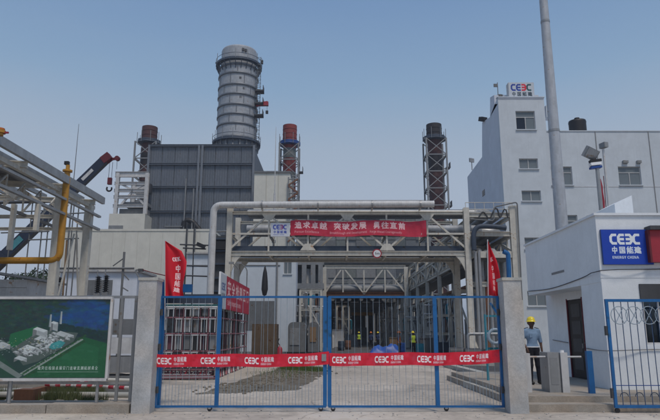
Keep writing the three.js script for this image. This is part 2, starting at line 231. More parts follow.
{
  const a = PY(283, 368), b = PY(322, 370.5);
  tufts('grass', 'short green grass along the far edge of the soil island', 5600, () => { const t = rnd(), k = rnd() < .12 ? 4.5 * rnd() : 0; return [a.x + (b.x - a.x) * t + rr(-.3, .3) - k * .25, a.z + (b.z - a.z) * t + rr(-1.7, 1.2) + k]; }, .12, [.075, .12, .025], 'grass');
  tufts('weeds', 'scrubby weeds on the bare ground under the billboard', 5200, (() => { const c = Array.from({ length: 16 }, () => [rr(-8.4, -5.3), -rr(13.95, 19), rr(.1, .45)]); return () => { const q = c[(rnd() * 16) | 0]; return [q[0] + rr(-1, 1) * q[2], q[1] + rr(-1, 1) * q[2]]; }; })(), .34, [.085, .105, .04], 'weeds');
  const c = PY(163, 372), d = PY(210, 368);
  tufts('lawn', 'strip of green lawn behind the turnstile cage', 4200, () => [rr(-7.4, -4.5), -rr(23.8, 28)], .14, [.06, .13, .03], 'lawn');
}
{
  const g = []; for (let i = 0; i < 800; i++) { const q = new THREE.TetrahedronGeometry(.006 + .02 * rnd() ** 3, 1); const near = rnd() < .4; q.rotateX(rr(0, 6)).scale(1, .6, 1).translate(near ? rr(-8, 8) : rr(-4.5, 5.5), .012, near ? -rr(12.1, 13.4) : -rr(13.6, 30)); g.push(clean(q)); }
  const mb = new MB(); mb.g = g; const o = single(mb, 'grit', M.paleConcrete, 'loose grit and small stones on the driveway and road', 'grit'); o.userData.kind = 'stuff';
}
// ---------- gate pillars ----------
const ZP = 12.9;
for (const s of [-1, 1]) {
  const x0 = s < 0 ? P(133.5, 370, ZP).x : P(508, 370, ZP).x, x1 = s < 0 ? P(152, 370, ZP).x : P(526.5, 370, ZP).x, top = P(140, 277.5, ZP).y;
  const t = thing('gate_pillar', s < 0 ? 'square concrete gate pillar beside the billboard' : 'square concrete gate pillar beside the entrance steps', 'pillar', V((x0 + x1) / 2, 0, -ZP - .21), 'gate pillars');
  const g = new THREE.BoxGeometry(x1 - x0, top - .06, .42, 4, 24, 4); const p = g.attributes.position;
  for (let i = 0; i < p.count; i++) { const y = p.getY(i); const k = .004 * Math.sin(y * 9 + s) + .003 * Math.sin(y * 23); p.setX(i, p.getX(i) * (1 + k)); p.setZ(i, p.getZ(i) * (1 + k * .7)); }
  g.computeVertexNormals();
  new MB().geo(g, new THREE.Matrix4().makeTranslation((x0 + x1) / 2, (top - .06) / 2, -ZP - .21)).build('shaft', M.paleConcrete, t);
  new MB().box(x0 - .02, x1 + .02, top - .06, top, -ZP + .02, -ZP - .44).build('cap', M.concrete, t);
  for (const y of [.45, 1.35, 2.1]) new MB().tube(V(s < 0 ? x1 + .035 : x0 - .035, y - .07, -ZP - .36), V(s < 0 ? x1 + .035 : x0 - .035, y + .07, -ZP - .36), .03).box(s < 0 ? x1 : x0, s < 0 ? x1 + .05 : x0 - .05, y - .03, y + .03, -ZP - .34, -ZP - .38).build('hinge', M.darkGrey, t);
}
// ---------- gate ----------
const ZG = 13.3, gBot = P(330, 406.5, ZG).y, gTop = P(330, 297, ZG).y, gx = (px) => P(px, 350, ZG).x;
const barG = boxUV(clean(new THREE.CylinderGeometry(.004, .004, gTop - gBot - .03, 6))), picketG = boxUV(clean(new THREE.CylinderGeometry(.006, .006, .44, 6)));
function gateLeaf(pxs, label) {
  const xa = gx(pxs[0]), xb = gx(pxs[pxs.length - 1]); const t = thing('gate_leaf', label, 'gate', V((xa + xb) / 2, 0, -ZG), 'gate leaves');
  pxs.forEach((px, i) => { const x = gx(px), w = i === (pxs[0] < 300 ? 1 : 1) || Math.abs(px - 327) < 5 ? .085 : .05; new MB().box(x - w / 2, x + w / 2, gBot, gTop - .002, -ZG - .03, -ZG + .03).build('stile', M.blue, t); });
  for (const y of [gTop, gBot]) new MB().box(xa - .025, xb + .025, y - .022, y + .022, -ZG - .025, -ZG + .025).build(y === gTop ? 'top_rail' : 'bottom_rail', M.blue, t);
  const n = Math.round((xb - xa) / .138);
  for (let i = 1; i < n; i++) {
    const x = xa + (xb - xa) * i / n; if (pxs.some((px) => Math.abs(gx(px) - x) < .06)) continue;
    piece('bar', barG, M.bar, t, x - t.position.x, (gTop + gBot) / 2, 0);
    piece('picket', picketG, M.bar, t, x - t.position.x + .069, gBot + .23, 0);
  }
  for (const px of pxs[0] < 300 ? [212, 321] : [333, 444]) {
    const x = gx(px), c = new MB().box(x - .03, x + .03, .05, gBot - .02, -ZG - .028, -ZG - .02).box(x - .03, x + .03, .05, gBot - .02, -ZG + .02, -ZG + .028).box(x - .03, x + .03, gBot - .028, gBot - .021, -ZG - .02, -ZG + .02).build('caster', M.galv, t);
    new MB().tube(V(x, .054, -ZG - .018), V(x, .054, -ZG + .018), .05, 16).build('wheel', M.black, c);
  }
  if (pxs[0] < 300) new MB().box(gx(324) - .05, gx(324) + .05, 1.05, 1.2, -ZG + .031, -ZG + .06).build('lock', M.galv, t);
  return t;
}
gateLeaf([158.5, 218.5, 325], 'left leaf of the blue steel bar gate, beside the billboard pillar');
gateLeaf([329.5, 436, 500], 'right leaf of the blue steel bar gate, beside the entrance steps');
// red ribbon tied across each leaf
const tapeTex = canvasTex(2048, 84, (x, w, h) => {
  x.fillStyle = '#d81834'; x.fillRect(0, 0, w, h); grain(x, w, h, 500, .05);
  for (let i = 0; i < 4; i++) { const q = 34 + i * 512; logo(x, q, 22, 172, 42, ['#f4eef0', '#f4eef0', '#f4eef0', '#f4eef0']); glyphs(x, ENAME, q + 190, 14, 36, 36, 3, 4.5, '#eadfe3'); x.fillStyle = '#e6d8dd'; x.font = 'bold 17px sans-serif'; x.fillText('ENERGY CHINA', q + 190, 69, 152); }
});
function tape(pa, pb, ph, label) {
  const nx = 90, ny = 4, pos = [], uv = [], idx = [];
  const A = [P(pa[0], pa[1], ZG - .06), P(pa[0], pa[1] + ph, ZG - .06)], B = [P(pb[0], pb[1], ZG - .06), P(pb[0], pb[1] + ph, ZG - .06)];
  for (let i = 0; i <= nx; i++) for (let j = 0; j <= ny; j++) {
    const u = i / nx, v = j / ny, sag = -.035 * Math.sin(u * Math.PI) - .012 * Math.sin(u * 9 + 1) - .006 * Math.sin(u * 23);
    const p = A[0].clone().lerp(A[1], v).lerp(B[0].clone().lerp(B[1], v), u);
    pos.push(p.x, p.y + sag, p.z + .018 * Math.sin(u * 31 + v * 1.3) + .012 * Math.sin(u * 67 + v * 3)); uv.push(u, 1 - v);
    if (i < nx && j < ny) { const a = i * (ny + 1) + j, b = a + ny + 1; idx.push(a, a + 1, b, a + 1, b + 1, b); }
  }
  const g = new THREE.BufferGeometry(); g.setAttribute('position', new THREE.Float32BufferAttribute(pos, 3)); g.setAttribute('uv', new THREE.Float32BufferAttribute(uv, 2)); g.setIndex(idx);
  const c = A[1].clone().add(B[1]).multiplyScalar(.5); g.translate(-c.x, -c.y, -c.z); g.computeVertexNormals();
  const o = new THREE.Mesh(g, new THREE.MeshStandardMaterial({ map: tapeTex, roughness: .6, side: THREE.DoubleSide })); o.name = numbered('printed_ribbon'); o.position.copy(c); o.castShadow = o.receiveShadow = true;
  o.userData = { label, category: 'ribbon', group: 'ribbons across the gate' }; scene.add(o);
}
tape([154.5, 353.5], [329, 352], 12.8, 'red printed ribbon tied across the left gate leaf');
tape([329.5, 352.5], [499.5, 350], 12.8, 'red printed ribbon tied across the right gate leaf');
// ---------- flags on the gate ----------
function flag(leftPx, rightPx, Z, poleTop, poleBot, label, paint, fold) {
  const nx = 16, ny = 30, pos = [], uv = [], idx = [], lerpPx = (arr, v) => { const k = Math.min(arr.length - 2, Math.floor(v * (arr.length - 1))), t = v * (arr.length - 1) - k; return [arr[k][0] + (arr[k + 1][0] - arr[k][0]) * t, arr[k][1] + (arr[k + 1][1] - arr[k][1]) * t]; };
  const t = thing('flag', label, 'flag', P(poleBot[0], poleBot[1], Z), 'red flags on the gate');
  const w = t.position;
  for (let j = 0; j <= ny; j++) for (let i = 0; i <= nx; i++) {
    const u = i / nx, v = j / ny, l = lerpPx(leftPx, v), r = lerpPx(rightPx, v), p = P(l[0] + (r[0] - l[0]) * u, l[1] + (r[1] - l[1]) * u, Z);
    const f = fold * (.35 + v) * Math.sqrt(u); pos.push(p.x - w.x + .012 * Math.sin(v * 9 + u * 4) * u, p.y - w.y, p.z - w.z + f * Math.sin(u * 8.5 - v * 2.6 + 1.2 * Math.sin(v * 3.1)) + .035 * Math.sin(v * 6 + u * 3) * u); uv.push(u, 1 - v);
    if (i < nx && j < ny) { const a = j * (nx + 1) + i, b = a + nx + 1; idx.push(a, b, a + 1, b, b + 1, a + 1); }
  }
  const g = new THREE.BufferGeometry(); g.setAttribute('position', new THREE.Float32BufferAttribute(pos, 3)); g.setAttribute('uv', new THREE.Float32BufferAttribute(uv, 2)); g.setIndex(idx); g.computeVertexNormals();
  const m = new THREE.MeshStandardMaterial({ map: canvasTex(256, 720, paint), roughness: .75, side: THREE.DoubleSide });
  const o = new THREE.Mesh(g, m); o.name = 'cloth'; o.castShadow = o.receiveShadow = true; t.add(o);
  new MB().tube(P(poleBot[0], poleBot[1], Z), P(poleTop[0], poleTop[1], Z), .012, 8).build('staff', M.whiteMetal, t);
}
const flagPaint = (k) => (x, w, h) => { x.fillStyle = '#c81028'; x.fillRect(0, 0, w, h); grain(x, w, h, 300, .04); ENAME.forEach((n, i) => glyph(x, n, w * k, h * .42 + i * 84, 72, 80, 9, '#f0d9dc')); logo(x, w * k - 14, h * .30, 100, 48, ['#f0d9dc', '#f0d9dc', '#f0d9dc', '#f0d9dc']); };
flag([[165, 241], [165, 260], [165, 280], [165.5, 297]], [[167, 241.5], [182, 251], [186.5, 262], [185.5, 277], [184.5, 290], [184, 298]], 13.55, [165, 239.5], [165, 330], 'red flag hanging from a staff beside the billboard pillar', flagPaint(.45), .085);
flag([[487.5, 241.5], [488.5, 262], [487.5, 280], [487, 294]], [[488.5, 242], [492, 250], [496, 261], [499, 276], [500, 288], [501, 299]], 13.55, [487.5, 239.5], [488.5, 330], 'red flag hanging from a staff beside the right gate pillar', flagPaint(.4), .08);
// blue posts behind the pillars that carry the gate
{
  const t = thing('gate_post', 'blue steel post with cross arm behind the billboard pillar', 'post', V(P(160, 350, 13.9).x, 0, -13.9));
  const x = P(161, 350, 13.9).x; new MB().box(x - .05, x + .05, 0, P(161, 280, 13.9).y, -13.85, -13.95).build('post', M.blue, t);
  new MB().box(x - .1, x + .62, P(161, 292, 13.9).y, P(161, 284, 13.9).y, -13.96, -14.06).build('arm', M.blue, t);
  new MB().box(x - .14, x + 1.3, P(161, 303, 13.9).y, P(161, 294, 13.9).y, -13.98, -14.1).build('beam', M.navySteel, t);
  const t2 = thing('gate_post', 'blue steel post with bent top behind the right gate pillar', 'post', V(P(506, 350, 13.9).x, 0, -13.9));
  const x2 = P(504, 330, 13.9).x; new MB().path([V(x2 + .05, 0, -13.9), V(x2 + .05, 1.7, -13.9), P(509, 275, 13.9), P(508, 253.5, 13.9), P(503, 251.5, 13.9)], .055, 10, .15).build('post', M.blue, t2);
  new MB().bar(P(490, 303, 13.9), P(503, 322, 13.9), .05).build('brace', M.blue, t2);
  new MB().bar(P(503, 318, 13.9), P(503, 400, 13.95), .12, .1).build('guide', M.black, t2);
}
// ---------- left fence, plinth and billboard ----------
{
  const Z = 13.25, t = thing('fence', 'low concrete plinth with rail fence behind the billboard', 'fence', V(-7.4, 0, -Z));
  for (let i = 0; i < 4; i++) { const x0 = -11.4 + i * 1.82, x1 = Math.min(x0 + 1.8, P(134, 400, Z).x); new MB().box(x0, x1, 0, .17 + .015 * (i % 2), -Z + .3, -Z - .12).build('plinth_block', M.kerb, t); }
  new MB().box(-11.4, P(133, 400, Z).x, 0, .19, -Z - .16, -Z - .4).build('plinth_wall', M.kerb, t);
  const top = P(60, 296.5, Z).y;
  for (const px of [-60, 10, 117, 131]) { const x = P(px, 340, Z).x; new MB().box(x - .03, x + .03, .1, top + .02, -Z - .17, -Z - .23).build('post', M.grey, t); }
  new MB().box(-11.4, P(134, 340, Z).x, top - .03, top + .03, -Z - .18, -Z - .22).build('rail', M.galv, t);
  new MB().box(-11.4, P(134, 340, Z).x, .55, .6, -Z - .18, -Z - .22).build('rail', M.galv, t);
}
{
  const Z = 13.12, x0 = P(-80, 340, Z).x, x1 = P(108.5, 340, Z).x, y0 = P(60, 378.5, Z).y, y1 = P(60, 299, Z).y, t = thing('billboard', 'billboard with an aerial picture of a power plant', 'billboard', V((x0 + x1) / 2, 0, -Z));
  new MB().box(x0, x1, y0, y1, -Z - .04, -Z).build('panel', M.whiteMetal, t);
  for (const px of [-70, 14, 100]) { const x = P(px, 340, Z).x; new MB().box(x - .025, x + .025, .1, y1 + .05, -Z - .05, -Z - .1).build('leg', M.galv, t); }
  new MB().box(x0 - .03, x1 + .03, y1, y1 + .05, -Z - .06, -Z + .03).build('frame_edge', M.whiteMetal, t);
  new MB().box(x0 - .03, x1 + .03, y0 - .05, y0, -Z - .06, -Z + .03).build('frame_edge', M.whiteMetal, t);
  new MB().box(x1, x1 + .05, y0, y1, -Z - .06, -Z + .03).build('frame_edge', M.whiteMetal, t);
  const pm = printMat(1128, 480, (x, w, h) => {
    const X = (px) => (px + 80) * 6, Y = (py) => (py - 298.5) * 6;
    x.fillStyle = '#16352f'; x.fillRect(0, 0, w, h);
    for (let i = 0; i < 2600; i++) { const px = rr(-80, 108), py = rr(299, 345); x.fillStyle = `rgba(${10 + rnd() * 24 | 0},${34 + rnd() * 34 | 0},${34 + rnd() * 22 | 0},.55)`; x.beginPath(); x.ellipse(X(px), Y(py), rr(6, 22), rr(3, 9), 0, 0, 7); x.fill(); }
    for (let i = 0; i < 420; i++) { const px = 86 + (rnd() + rnd() + rnd() - 1.5) * 30, py = 314 + (rnd() + rnd() + rnd() - 1.5) * 15; x.fillStyle = `rgba(${8 + rnd() * 10 | 0},${40 + rnd() * 46 | 0},${92 + rnd() * 66 | 0},.32)`; x.beginPath(); x.ellipse(X(px), Y(py), rr(10, 46), rr(6, 18), 0, 0, 7); x.fill(); }
    for (let i = 0; i < 500; i++) { const px = rr(56, 109), py = 326 + (px - 56) * .22 + rr(-4, 5); x.fillStyle = `rgba(10,${30 + rnd() * 24 | 0},${34 + rnd() * 16 | 0},.6)`; x.beginPath(); x.ellipse(X(px), Y(py), rr(5, 14), rr(3, 8), 0, 0, 7); x.fill(); }
    const poly = (c, ...q) => { x.fillStyle = c; x.beginPath(); q.forEach(([a, b], i) => (i ? x.lineTo : x.moveTo).call(x, X(a), Y(b))); x.closePath(); x.fill(); };
    poly('#0a4f28', [108, 344], [84, 337], [26, 378], [108, 378]); poly('#0e5a30', [100, 348], [82, 342], [50, 366], [100, 368]); poly('#0e5f33', [10, 334], [36, 326], [40, 346], [8, 348]); poly('#123f2c', [-80, 346], [0, 352], [26, 378], [-80, 378]);
    poly('#8d9a93', [82, 338.5], [84, 340], [28, 376], [23, 374]); poly('#6f7d78', [0, 360], [26, 376], [22, 379], [-4, 364]); poly('#5a6b66', [-80, 352], [2, 340], [14, 348], [-80, 372]);
    const tone = (c, k) => `rgb(${c.map((q) => Math.max(0, Math.min(255, q * k | 0))).join(',')})`;
    const block = (px, py, w2, h2, d, k = 1) => { const c = [196, 205, 206]; poly(tone(c, .86 * k), [px, py], [px + w2, py + w2 * .32], [px + w2, py + w2 * .32 + h2], [px, py + h2]); poly(tone(c, .58 * k), [px, py], [px - d, py + d * .55], [px - d, py + d * .55 + h2], [px, py + h2]); poly(tone(c, 1.05 * k), [px, py], [px + w2, py + w2 * .32], [px + w2 - d, py + w2 * .32 + d * .55], [px - d, py + d * .55]); x.fillStyle = 'rgba(60,74,80,.5)'; for (let i = 1; i < w2 / 1.4; i++) x.fillRect(X(px + i * 1.4), Y(py + i * .45 + h2 * .35), 2, h2 * 2.4); x.strokeStyle = 'rgba(235,240,240,.5)'; x.lineWidth = 1; for (let i = 1; i < 4; i++) { x.beginPath(); x.moveTo(X(px - d * i / 4), Y(py + d * .55 * i / 4)); x.lineTo(X(px + w2 - d * i / 4), Y(py + w2 * .32 + d * .55 * i / 4)); x.stroke(); } };
    poly('#46554f', [12, 350], [40, 330], [78, 333], [74, 342], [40, 362], [26, 366]);
    const bl = []; for (let i = 0; i < 95; i++) { const u = rnd(), v = rnd(); bl.push([14 + u * 38 + v * 22, 352 - u * 20 + v * 4 + rr(-1, 1), rr(.8, 3.6), rr(.6, 2.6), rr(.8, 3), rr(.6, 1.05)]); }
    bl.push([-60, 342, 30, 6, 10, .85], [-14, 341, 12, 6, 8, .9], [2, 342, 9, 5, 8, .9], [36, 327, 11, 8, 4, 1], [40, 336, 13, 3, 6, .95], [52, 321, 5, 9, 3, 1], [60, 331, 14, 3, 6, .9], [28, 345, 12, 7, 9, 1.05], [21, 356, 8, 4, 5, .95]);
    bl.sort((p, q) => p[1] - q[1]).forEach((q) => block(...q));
    poly('#2f8f92', [52, 344], [60, 340.5], [66, 343], [62, 348], [54, 350], [50, 348]); poly('#3aa0a0', [54, 344.6], [59, 342], [62, 343.4], [58, 346]);
    for (const [a, b, c] of [[48, 314, 13], [58.5, 311, 13]]) { poly('#aeb8ba', [a, b], [a + 1.6, b], [a + 2, b + c], [a - .4, b + c]); poly('#79868a', [a, b], [a + .6, b], [a + .5, b + c], [a - .4, b + c]); }
    for (let i = 0; i < 900; i++) { const u = rnd(), px = 26 + u * 60, py = 377 - u * 39 + (rnd() < .5 ? rr(-3.5, -1.6) : rr(1.6, 4)); x.fillStyle = `rgba(${10 + rnd() * 20 | 0},${46 + rnd() * 40 | 0},${22 + rnd() * 16 | 0},.7)`; x.beginPath(); x.ellipse(X(px), Y(py), rr(1.5, 5), rr(1.5, 4), 0, 0, 7); x.fill(); }
    for (let i = 0; i < 1500; i++) { x.fillStyle = `rgba(${20 + rnd() * 20 | 0},${84 + rnd() * 40 | 0},${42 + rnd() * 20 | 0},.25)`; const px = rr(30, 108), py = rr(344, 378); if (py > 377 - (px - 26) * .64 + 5) x.fillRect(X(px), Y(py), rr(4, 18), rr(1, 3)); }
    for (let i = 0; i < 120; i++) { x.fillStyle = `rgba(${rnd() < .2 ? '190,165,50' : '205,214,214'},.7)`; x.fillRect(X(rr(-4, 62)), Y(rr(338, 356)), rr(2, 9), rr(2, 5)); }
    x.fillStyle = 'rgba(120,134,142,.16)'; x.fillRect(0, 0, w, h);
    x.strokeStyle = '#d7dede'; x.fillStyle = '#e4eae8'; const names = Object.keys(GL); for (let i = 0; i < 17; i++) glyph(x, names[(i * 5 + 3) % names.length], X(40.5) + i * 21.4, Y(366.5), 18, 24, 2.2, '#b9c6c0');
    x.fillStyle = '#9fb0aa'; x.fillRect(X(40.5), Y(372.2), 364, 2); grain(x, w, h, 700, .04);
  }, .38);
  printMesh('picture', x1 - x0 - .04, y1 - y0 - .02, pm, t, 0, (y0 + y1) / 2, .004);
}
// ---------- red and white barrier beams and rubble behind the plinth ----------
{
  const stripes = printMat(1024, 64, (x, w, h) => { x.fillStyle = '#b9b4b0'; x.fillRect(0, 0, w, h); x.fillStyle = '#9c2030'; for (let i = 0; i < 8; i++) x.fillRect(i * 128, 0, 62, h); grain(x, w, h, 300, .12); }, .8);
  const beam = (a, b, r, label, m) => { const mb = new MB().tube(a, b, r, 8); const o = single(mb, 'barrier_pole', m, label, 'pole', 'poles lying behind the billboard plinth'); const p = o.geometry.attributes.position, uv = o.geometry.attributes.uv, L = a.distanceTo(b), d = b.clone().sub(a).normalize(); for (let i = 0; i < p.count; i++) { const q = V(p.getX(i), p.getY(i), p.getZ(i)).add(o.position).sub(a); uv.setXY(i, q.dot(d) / L, .5); } return o; };
  beam(V(-8.9, .13, -15.6), V(-4.9, .13, -15.4), .07, 'grey steel beam lying nearest the billboard plinth', M.concrete);
  beam(V(-7.6, .3, -16.4), V(-5.2, .25, -16.0), .045, 'red striped beam propped behind the plinth, lowest', stripes);
  beam(V(-7.5, .24, -18.2), V(-5.4, .24, -17.6), .05, 'red striped beam lying in the middle of the pile', stripes);
  beam(V(-8.6, .3, -19.6), V(-5.9, .28, -18.9), .05, 'red striped beam farthest back in the pile', stripes);
  beam(V(-9.5, .06, -17.4), V(-6.0, .06, -18.0), .055, 'pale pipe lying under the striped beams', M.whiteMetal);
  beam(V(-8.8, .42, -17.2), V(-5.25, .38, -16.7), .05, 'long cream pipe lying on top of the beam pile', M.cream);
  beam(V(-7.0, .5, -19.9), V(-5.5, .46, -19.2), .06, 'short cream pipe at the back of the beam pile', M.cream);
  beam(V(-9.2, .45, -20.6), V(-6.2, .5, -20.3), .045, 'thin rusty pipe at the back of the beam pile', M.rust);
  single(new MB().box(-7.05, -6.45, 0, .3, -17.9, -18.4).box(-7.1, -6.4, .3, .34, -17.85, -18.45), 'concrete_sump', M.concrete, 'small square concrete sump among the beams', 'sump');
  for (let i = 0; i < 3; i++) single(new MB().box(-7.8 + i * .9, -7.6 + i * .9, 0, .24, -15.6 - i * 1.2, -18.9 + i * .2), 'timber_sleeper', M.rust, ['brown timber sleeper left under the beam pile', 'brown timber sleeper in the middle under the beam pile', 'brown timber sleeper right under the beam pile'][i], 'sleeper', 'sleepers under the beams');
  const rocks = [];
  for (let i = 0; i < 46; i++) { const g = new THREE.IcosahedronGeometry(rr(.03, .13), 1); const p = g.attributes.position; for (let k = 0; k < p.count; k++) { const f = 1 + .35 * Math.sin(p.getX(k) * 60 + i) * Math.cos(p.getY(k) * 50 + i * 2); p.setXYZ(k, p.getX(k) * f, p.getY(k) * f * .7, p.getZ(k) * f); } g.computeVertexNormals(); g.translate(rr(-8.2, -5.2), .03, -rr(13.85, 15.2)); rocks.push(clean(g)); }
  const mb = new MB(); mb.g = rocks; const o = single(mb, 'rubble', M.kerb, 'broken stones scattered behind the billboard plinth', 'rubble'); o.userData.kind = 'stuff';
  single(new MB().box(-7.35, -6.9, 0, .36, -14.3, -14.7), 'oil_drum_stub', M.rust, 'rusty brown box standing among the rubble', 'box');
  const plank = (a, b, label) => single(new MB().bar(a, b, .34, .16), 'concrete_kerb_block', M.concrete, label, 'kerb block', 'loose kerb blocks on the apron');
  plank(PY(447, 367).setY(.09), PY(492, 379).setY(.09), 'long concrete kerb block lying on the dark apron');
  plank(PY(469, 387).setY(.09), PY(500, 398).setY(.09), 'short concrete kerb block lying near the right gate pillar');
}
// ---------- entrance steps, gatehouse, turnstile, right fence ----------
const XG = P(598, 250, 15).x; // left wall plane of the gatehouse
{
  const o = new MB().box(P(526, 390, 13.15).x, 22, -.02, .16, -13.15, -22).build(numbered('entrance_step'), M.kerb, null); o.userData = { label: 'low concrete step along the road in front of the gatehouse', category: 'step' };
  const o2 = new MB().box(P(527, 390, 13.55).x, 21.9, .15, .29, -13.55, -21.9).build(numbered('entrance_step'), M.kerb, null); o2.userData = { label: 'upper concrete landing that carries the gatehouse and turnstile', category: 'step' };
}
{
  const z0 = 15, z1 = 20.6, x1 = 17, top = P(598, 215.5, 15).y, ov = 3.02, base = .285, xr = XG + .75;
  const t = thing('gatehouse', 'white flat-roofed gatehouse with a blue company sign', 'gatehouse', V(12, base, -17.5));
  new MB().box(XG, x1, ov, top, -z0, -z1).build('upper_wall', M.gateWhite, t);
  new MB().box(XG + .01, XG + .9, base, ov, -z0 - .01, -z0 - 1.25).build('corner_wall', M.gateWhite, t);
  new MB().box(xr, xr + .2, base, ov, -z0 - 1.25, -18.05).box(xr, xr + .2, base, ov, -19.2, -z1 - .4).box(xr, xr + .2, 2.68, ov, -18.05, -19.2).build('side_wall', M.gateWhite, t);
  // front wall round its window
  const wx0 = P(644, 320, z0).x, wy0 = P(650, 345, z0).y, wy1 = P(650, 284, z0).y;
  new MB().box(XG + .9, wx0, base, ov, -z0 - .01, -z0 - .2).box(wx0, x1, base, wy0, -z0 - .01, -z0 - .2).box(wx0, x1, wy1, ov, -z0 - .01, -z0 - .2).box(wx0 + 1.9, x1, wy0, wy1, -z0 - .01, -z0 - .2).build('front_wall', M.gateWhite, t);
  const win = new MB().box(wx0, wx0 + .06, wy0, wy1 - .36, -z0 - .06, -z0 - .12).box(wx0 + .92, wx0 + .98, wy0, wy1 - .36, -z0 - .06, -z0 - .12).box(wx0 + .4, wx0 + .45, wy0, wy1 - .36, -z0 - .06, -z0 - .12).box(wx0, wx0 + 1.9, wy0, wy0 + .06, -z0 - .055, -z0 - .12).build('window', M.whiteMetal, t);
  new MB().box(wx0 + .06, wx0 + 1.9, wy0 + .06, wy1 - .36, -z0 - .085, -z0 - .1).build('pane', M.glass, win);
  new MB().box(wx0 - .04, wx0 + 1.95, wy1 - .4, wy1, -z0 + .03, -z0 - .12).build('shutter_box', M.darkGrey, t);
  // rounded soffit lip, back and floor inside so that no light leaks
  new MB().box(XG, x1, ov - .1, ov, -z0 - .02, -z1 + .02).build('soffit', M.gateWhite, t);
  new MB().box(xr + .21, x1, base, ov - .1, -z1 - .2, -z1 - .39).build('back_wall', M.gateWhite, t);
  new MB().box(x1 - .2, x1, base, ov - .1, -z0 - .2, -z1 - .2).build('inner_wall', M.gateWhite, t);
  const door = new MB().box(xr + .02, xr + .07, base + .02, 2.66, -18.08, -19.17).build('door', M.black, t);
  for (let i = 0; i < 4; i++) new MB().box(xr + .012, xr + .02, .55 + i * .53, .95 + i * .53, -18.3, -18.95).build('door_panel', M.darkGrey, door);
  new MB().box(xr - .03, xr + .02, 1.2, 1.34, -18.16, -18.2).build('handle', M.galv, door);
  for (const z of [-18.05, -19.2]) new MB().box(xr - .015, xr + .1, base, 2.72, z - .03, z + .03).build('door_frame', M.maroon, t);
  new MB().box(XG - .006, XG + .02, 3.4, 3.47, -17.3, -18.3).build('vent_slot', M.grey, t);
  new MB().curve([V(XG - .02, 3.06, -z1 + .1), V(XG - .02, 3.0, -18.4), V(XG - .02, 3.12, -16), V(XG - .02, 3.2, -z0 + .02), V(XG + 1.5, 3.24, -z0 + .02), V(XG + 4, 3.3, -z0 + .02)], .012).build('cable', M.darkGrey, t);
  new MB().curve([V(xr - .02, 1.42, -z1), V(xr - .02, 1.35, -19.3)], .014).curve([V(xr - .02, 1.36, -18), V(xr - .02, 1.26, -16.3)], .014).curve([V(XG - .01, 1.25, -z0 - 1.2), V(XG - .01, 1.22, -z0 + .02), V(XG + 1, 1.25, -z0 + .02), V(XG + 3, 1.24, -z0 + .02)], .014).build('cable', M.grey, t);
  new MB().box(XG - .05, x1, top, top + .06, -z0 + .05, -z0 - .2).box(XG - .05, XG + .18, top, top + .06, -z0 - .2, -z1).build('coping', M.gateWhite, t);
  // sloping stair hood on the roof
  const a = P(614, 215, 19), b = P(630, 196, 19);
  new MB().prism([[a.x, top - .05], [b.x, top - .05], [b.x, b.y], [a.x, a.y + .35]], 1.6, new THREE.Matrix4().makeTranslation(0, 0, -20.5)).build('roof_hood', M.gateWhite, t);
}
{ // blue company sign
  const Z = 14.93, x0 = P(602, 248, Z).x, x1 = P(652, 248, Z).x, y0 = P(628, 264.5, Z).y, y1 = P(628, 229.5, Z).y, t = thing('company_sign', 'blue sign with white lettering on the gatehouse front', 'sign', V((x0 + x1) / 2, y0, -Z));
  new MB().box(x0, x1, y0, y1, -Z, -Z - .06).build('panel', M.blueDeep, t);
  printMesh('lettering', x1 - x0 - .01, y1 - y0 - .01, printMat(600, 420, (x, w, h) => { x.fillStyle = '#0a3fae'; x.fillRect(0, 0, w, h); grain(x, w, h, 300, .03); logo(x, 102, 52, 372, 128, ['#e9eef4', '#e9eef4', '#e9eef4', '#e9eef4']); glyphs(x, ENAME, 104, 200, 84, 92, 8, 12, '#dfe7f2'); x.fillStyle = '#dbe4f0'; x.font = 'bold 44px sans-serif'; x.fillText('ENERGY CHINA', 108, 352, 366); }), t, 0, (y1 - y0) / 2, .004);
  const t2 = thing('notice_board', 'red notice board with dark hood at the right of the blue sign', 'sign', V(P(658, 248, 14.8).x, y0, -14.8));
  const xa = P(651, 248, 14.8).x, ya = P(655, 262, 14.8).y, yb = P(655, 230, 14.8).y;
  new MB().box(xa, xa + 1.8, ya, yb, -14.8, -14.99).build('panel', M.redPaint, t2); new MB().box(xa - .02, xa + 1.85, yb, yb + .1, -14.7, -14.99).build('hood', M.darkGrey, t2); new MB().box(xa - .05, xa, ya, yb, -14.78, -14.99).build('frame', M.maroon, t2);
}
{ // turnstile
  const Z = 14.35, b = .288, t = thing('turnstile', 'grey steel turnstile with white arms on the entrance steps', 'turnstile', V(P(557, 390, Z).x, b, -Z));
  const X = (px) => P(px, 372, Z).x, y1 = P(556, 352.5, Z).y;
  new MB().box(X(548.5), X(560), b, y1, -Z, -Z - .55).build('cabinet', M.galv, t); new MB().box(X(550.5), X(558), b + .18, y1 - .12, -Z + .006, -Z).build('front_panel', M.grey, t);
  new MB().box(X(561), X(568), b - .002, y1, -Z + .04, -Z - .2).build('post', M.whiteMetal, t); new MB().tube(V(X(564.5), y1, -Z - .08), V(X(564.5), y1 + .05, -Z - .08), .05, 12).build('lamp_cap', M.white2, t);
  new MB().box(X(526.5), X(531), b, y1 - .02, -Z, -Z - .2).build('post', M.whiteMetal, t);
  for (const [a, c, y] of [[531, 548, 357], [568, 584, 357]]) new MB().tube(V(X(a), P(540, y, Z).y, -Z - .1), V(X(c), P(540, y, Z).y, -Z - .1), .022, 8).build('arm', M.whiteMetal, t);
  const o = single(new MB().box(P(588, 370, 14.1).x, P(593.5, 370, 14.1).x, .288, P(590, 351, 14.1).y, -14.1, -14.2), 'bollard', M.blue, 'blue steel post standing between turnstile and sliding fence', 'post');
}
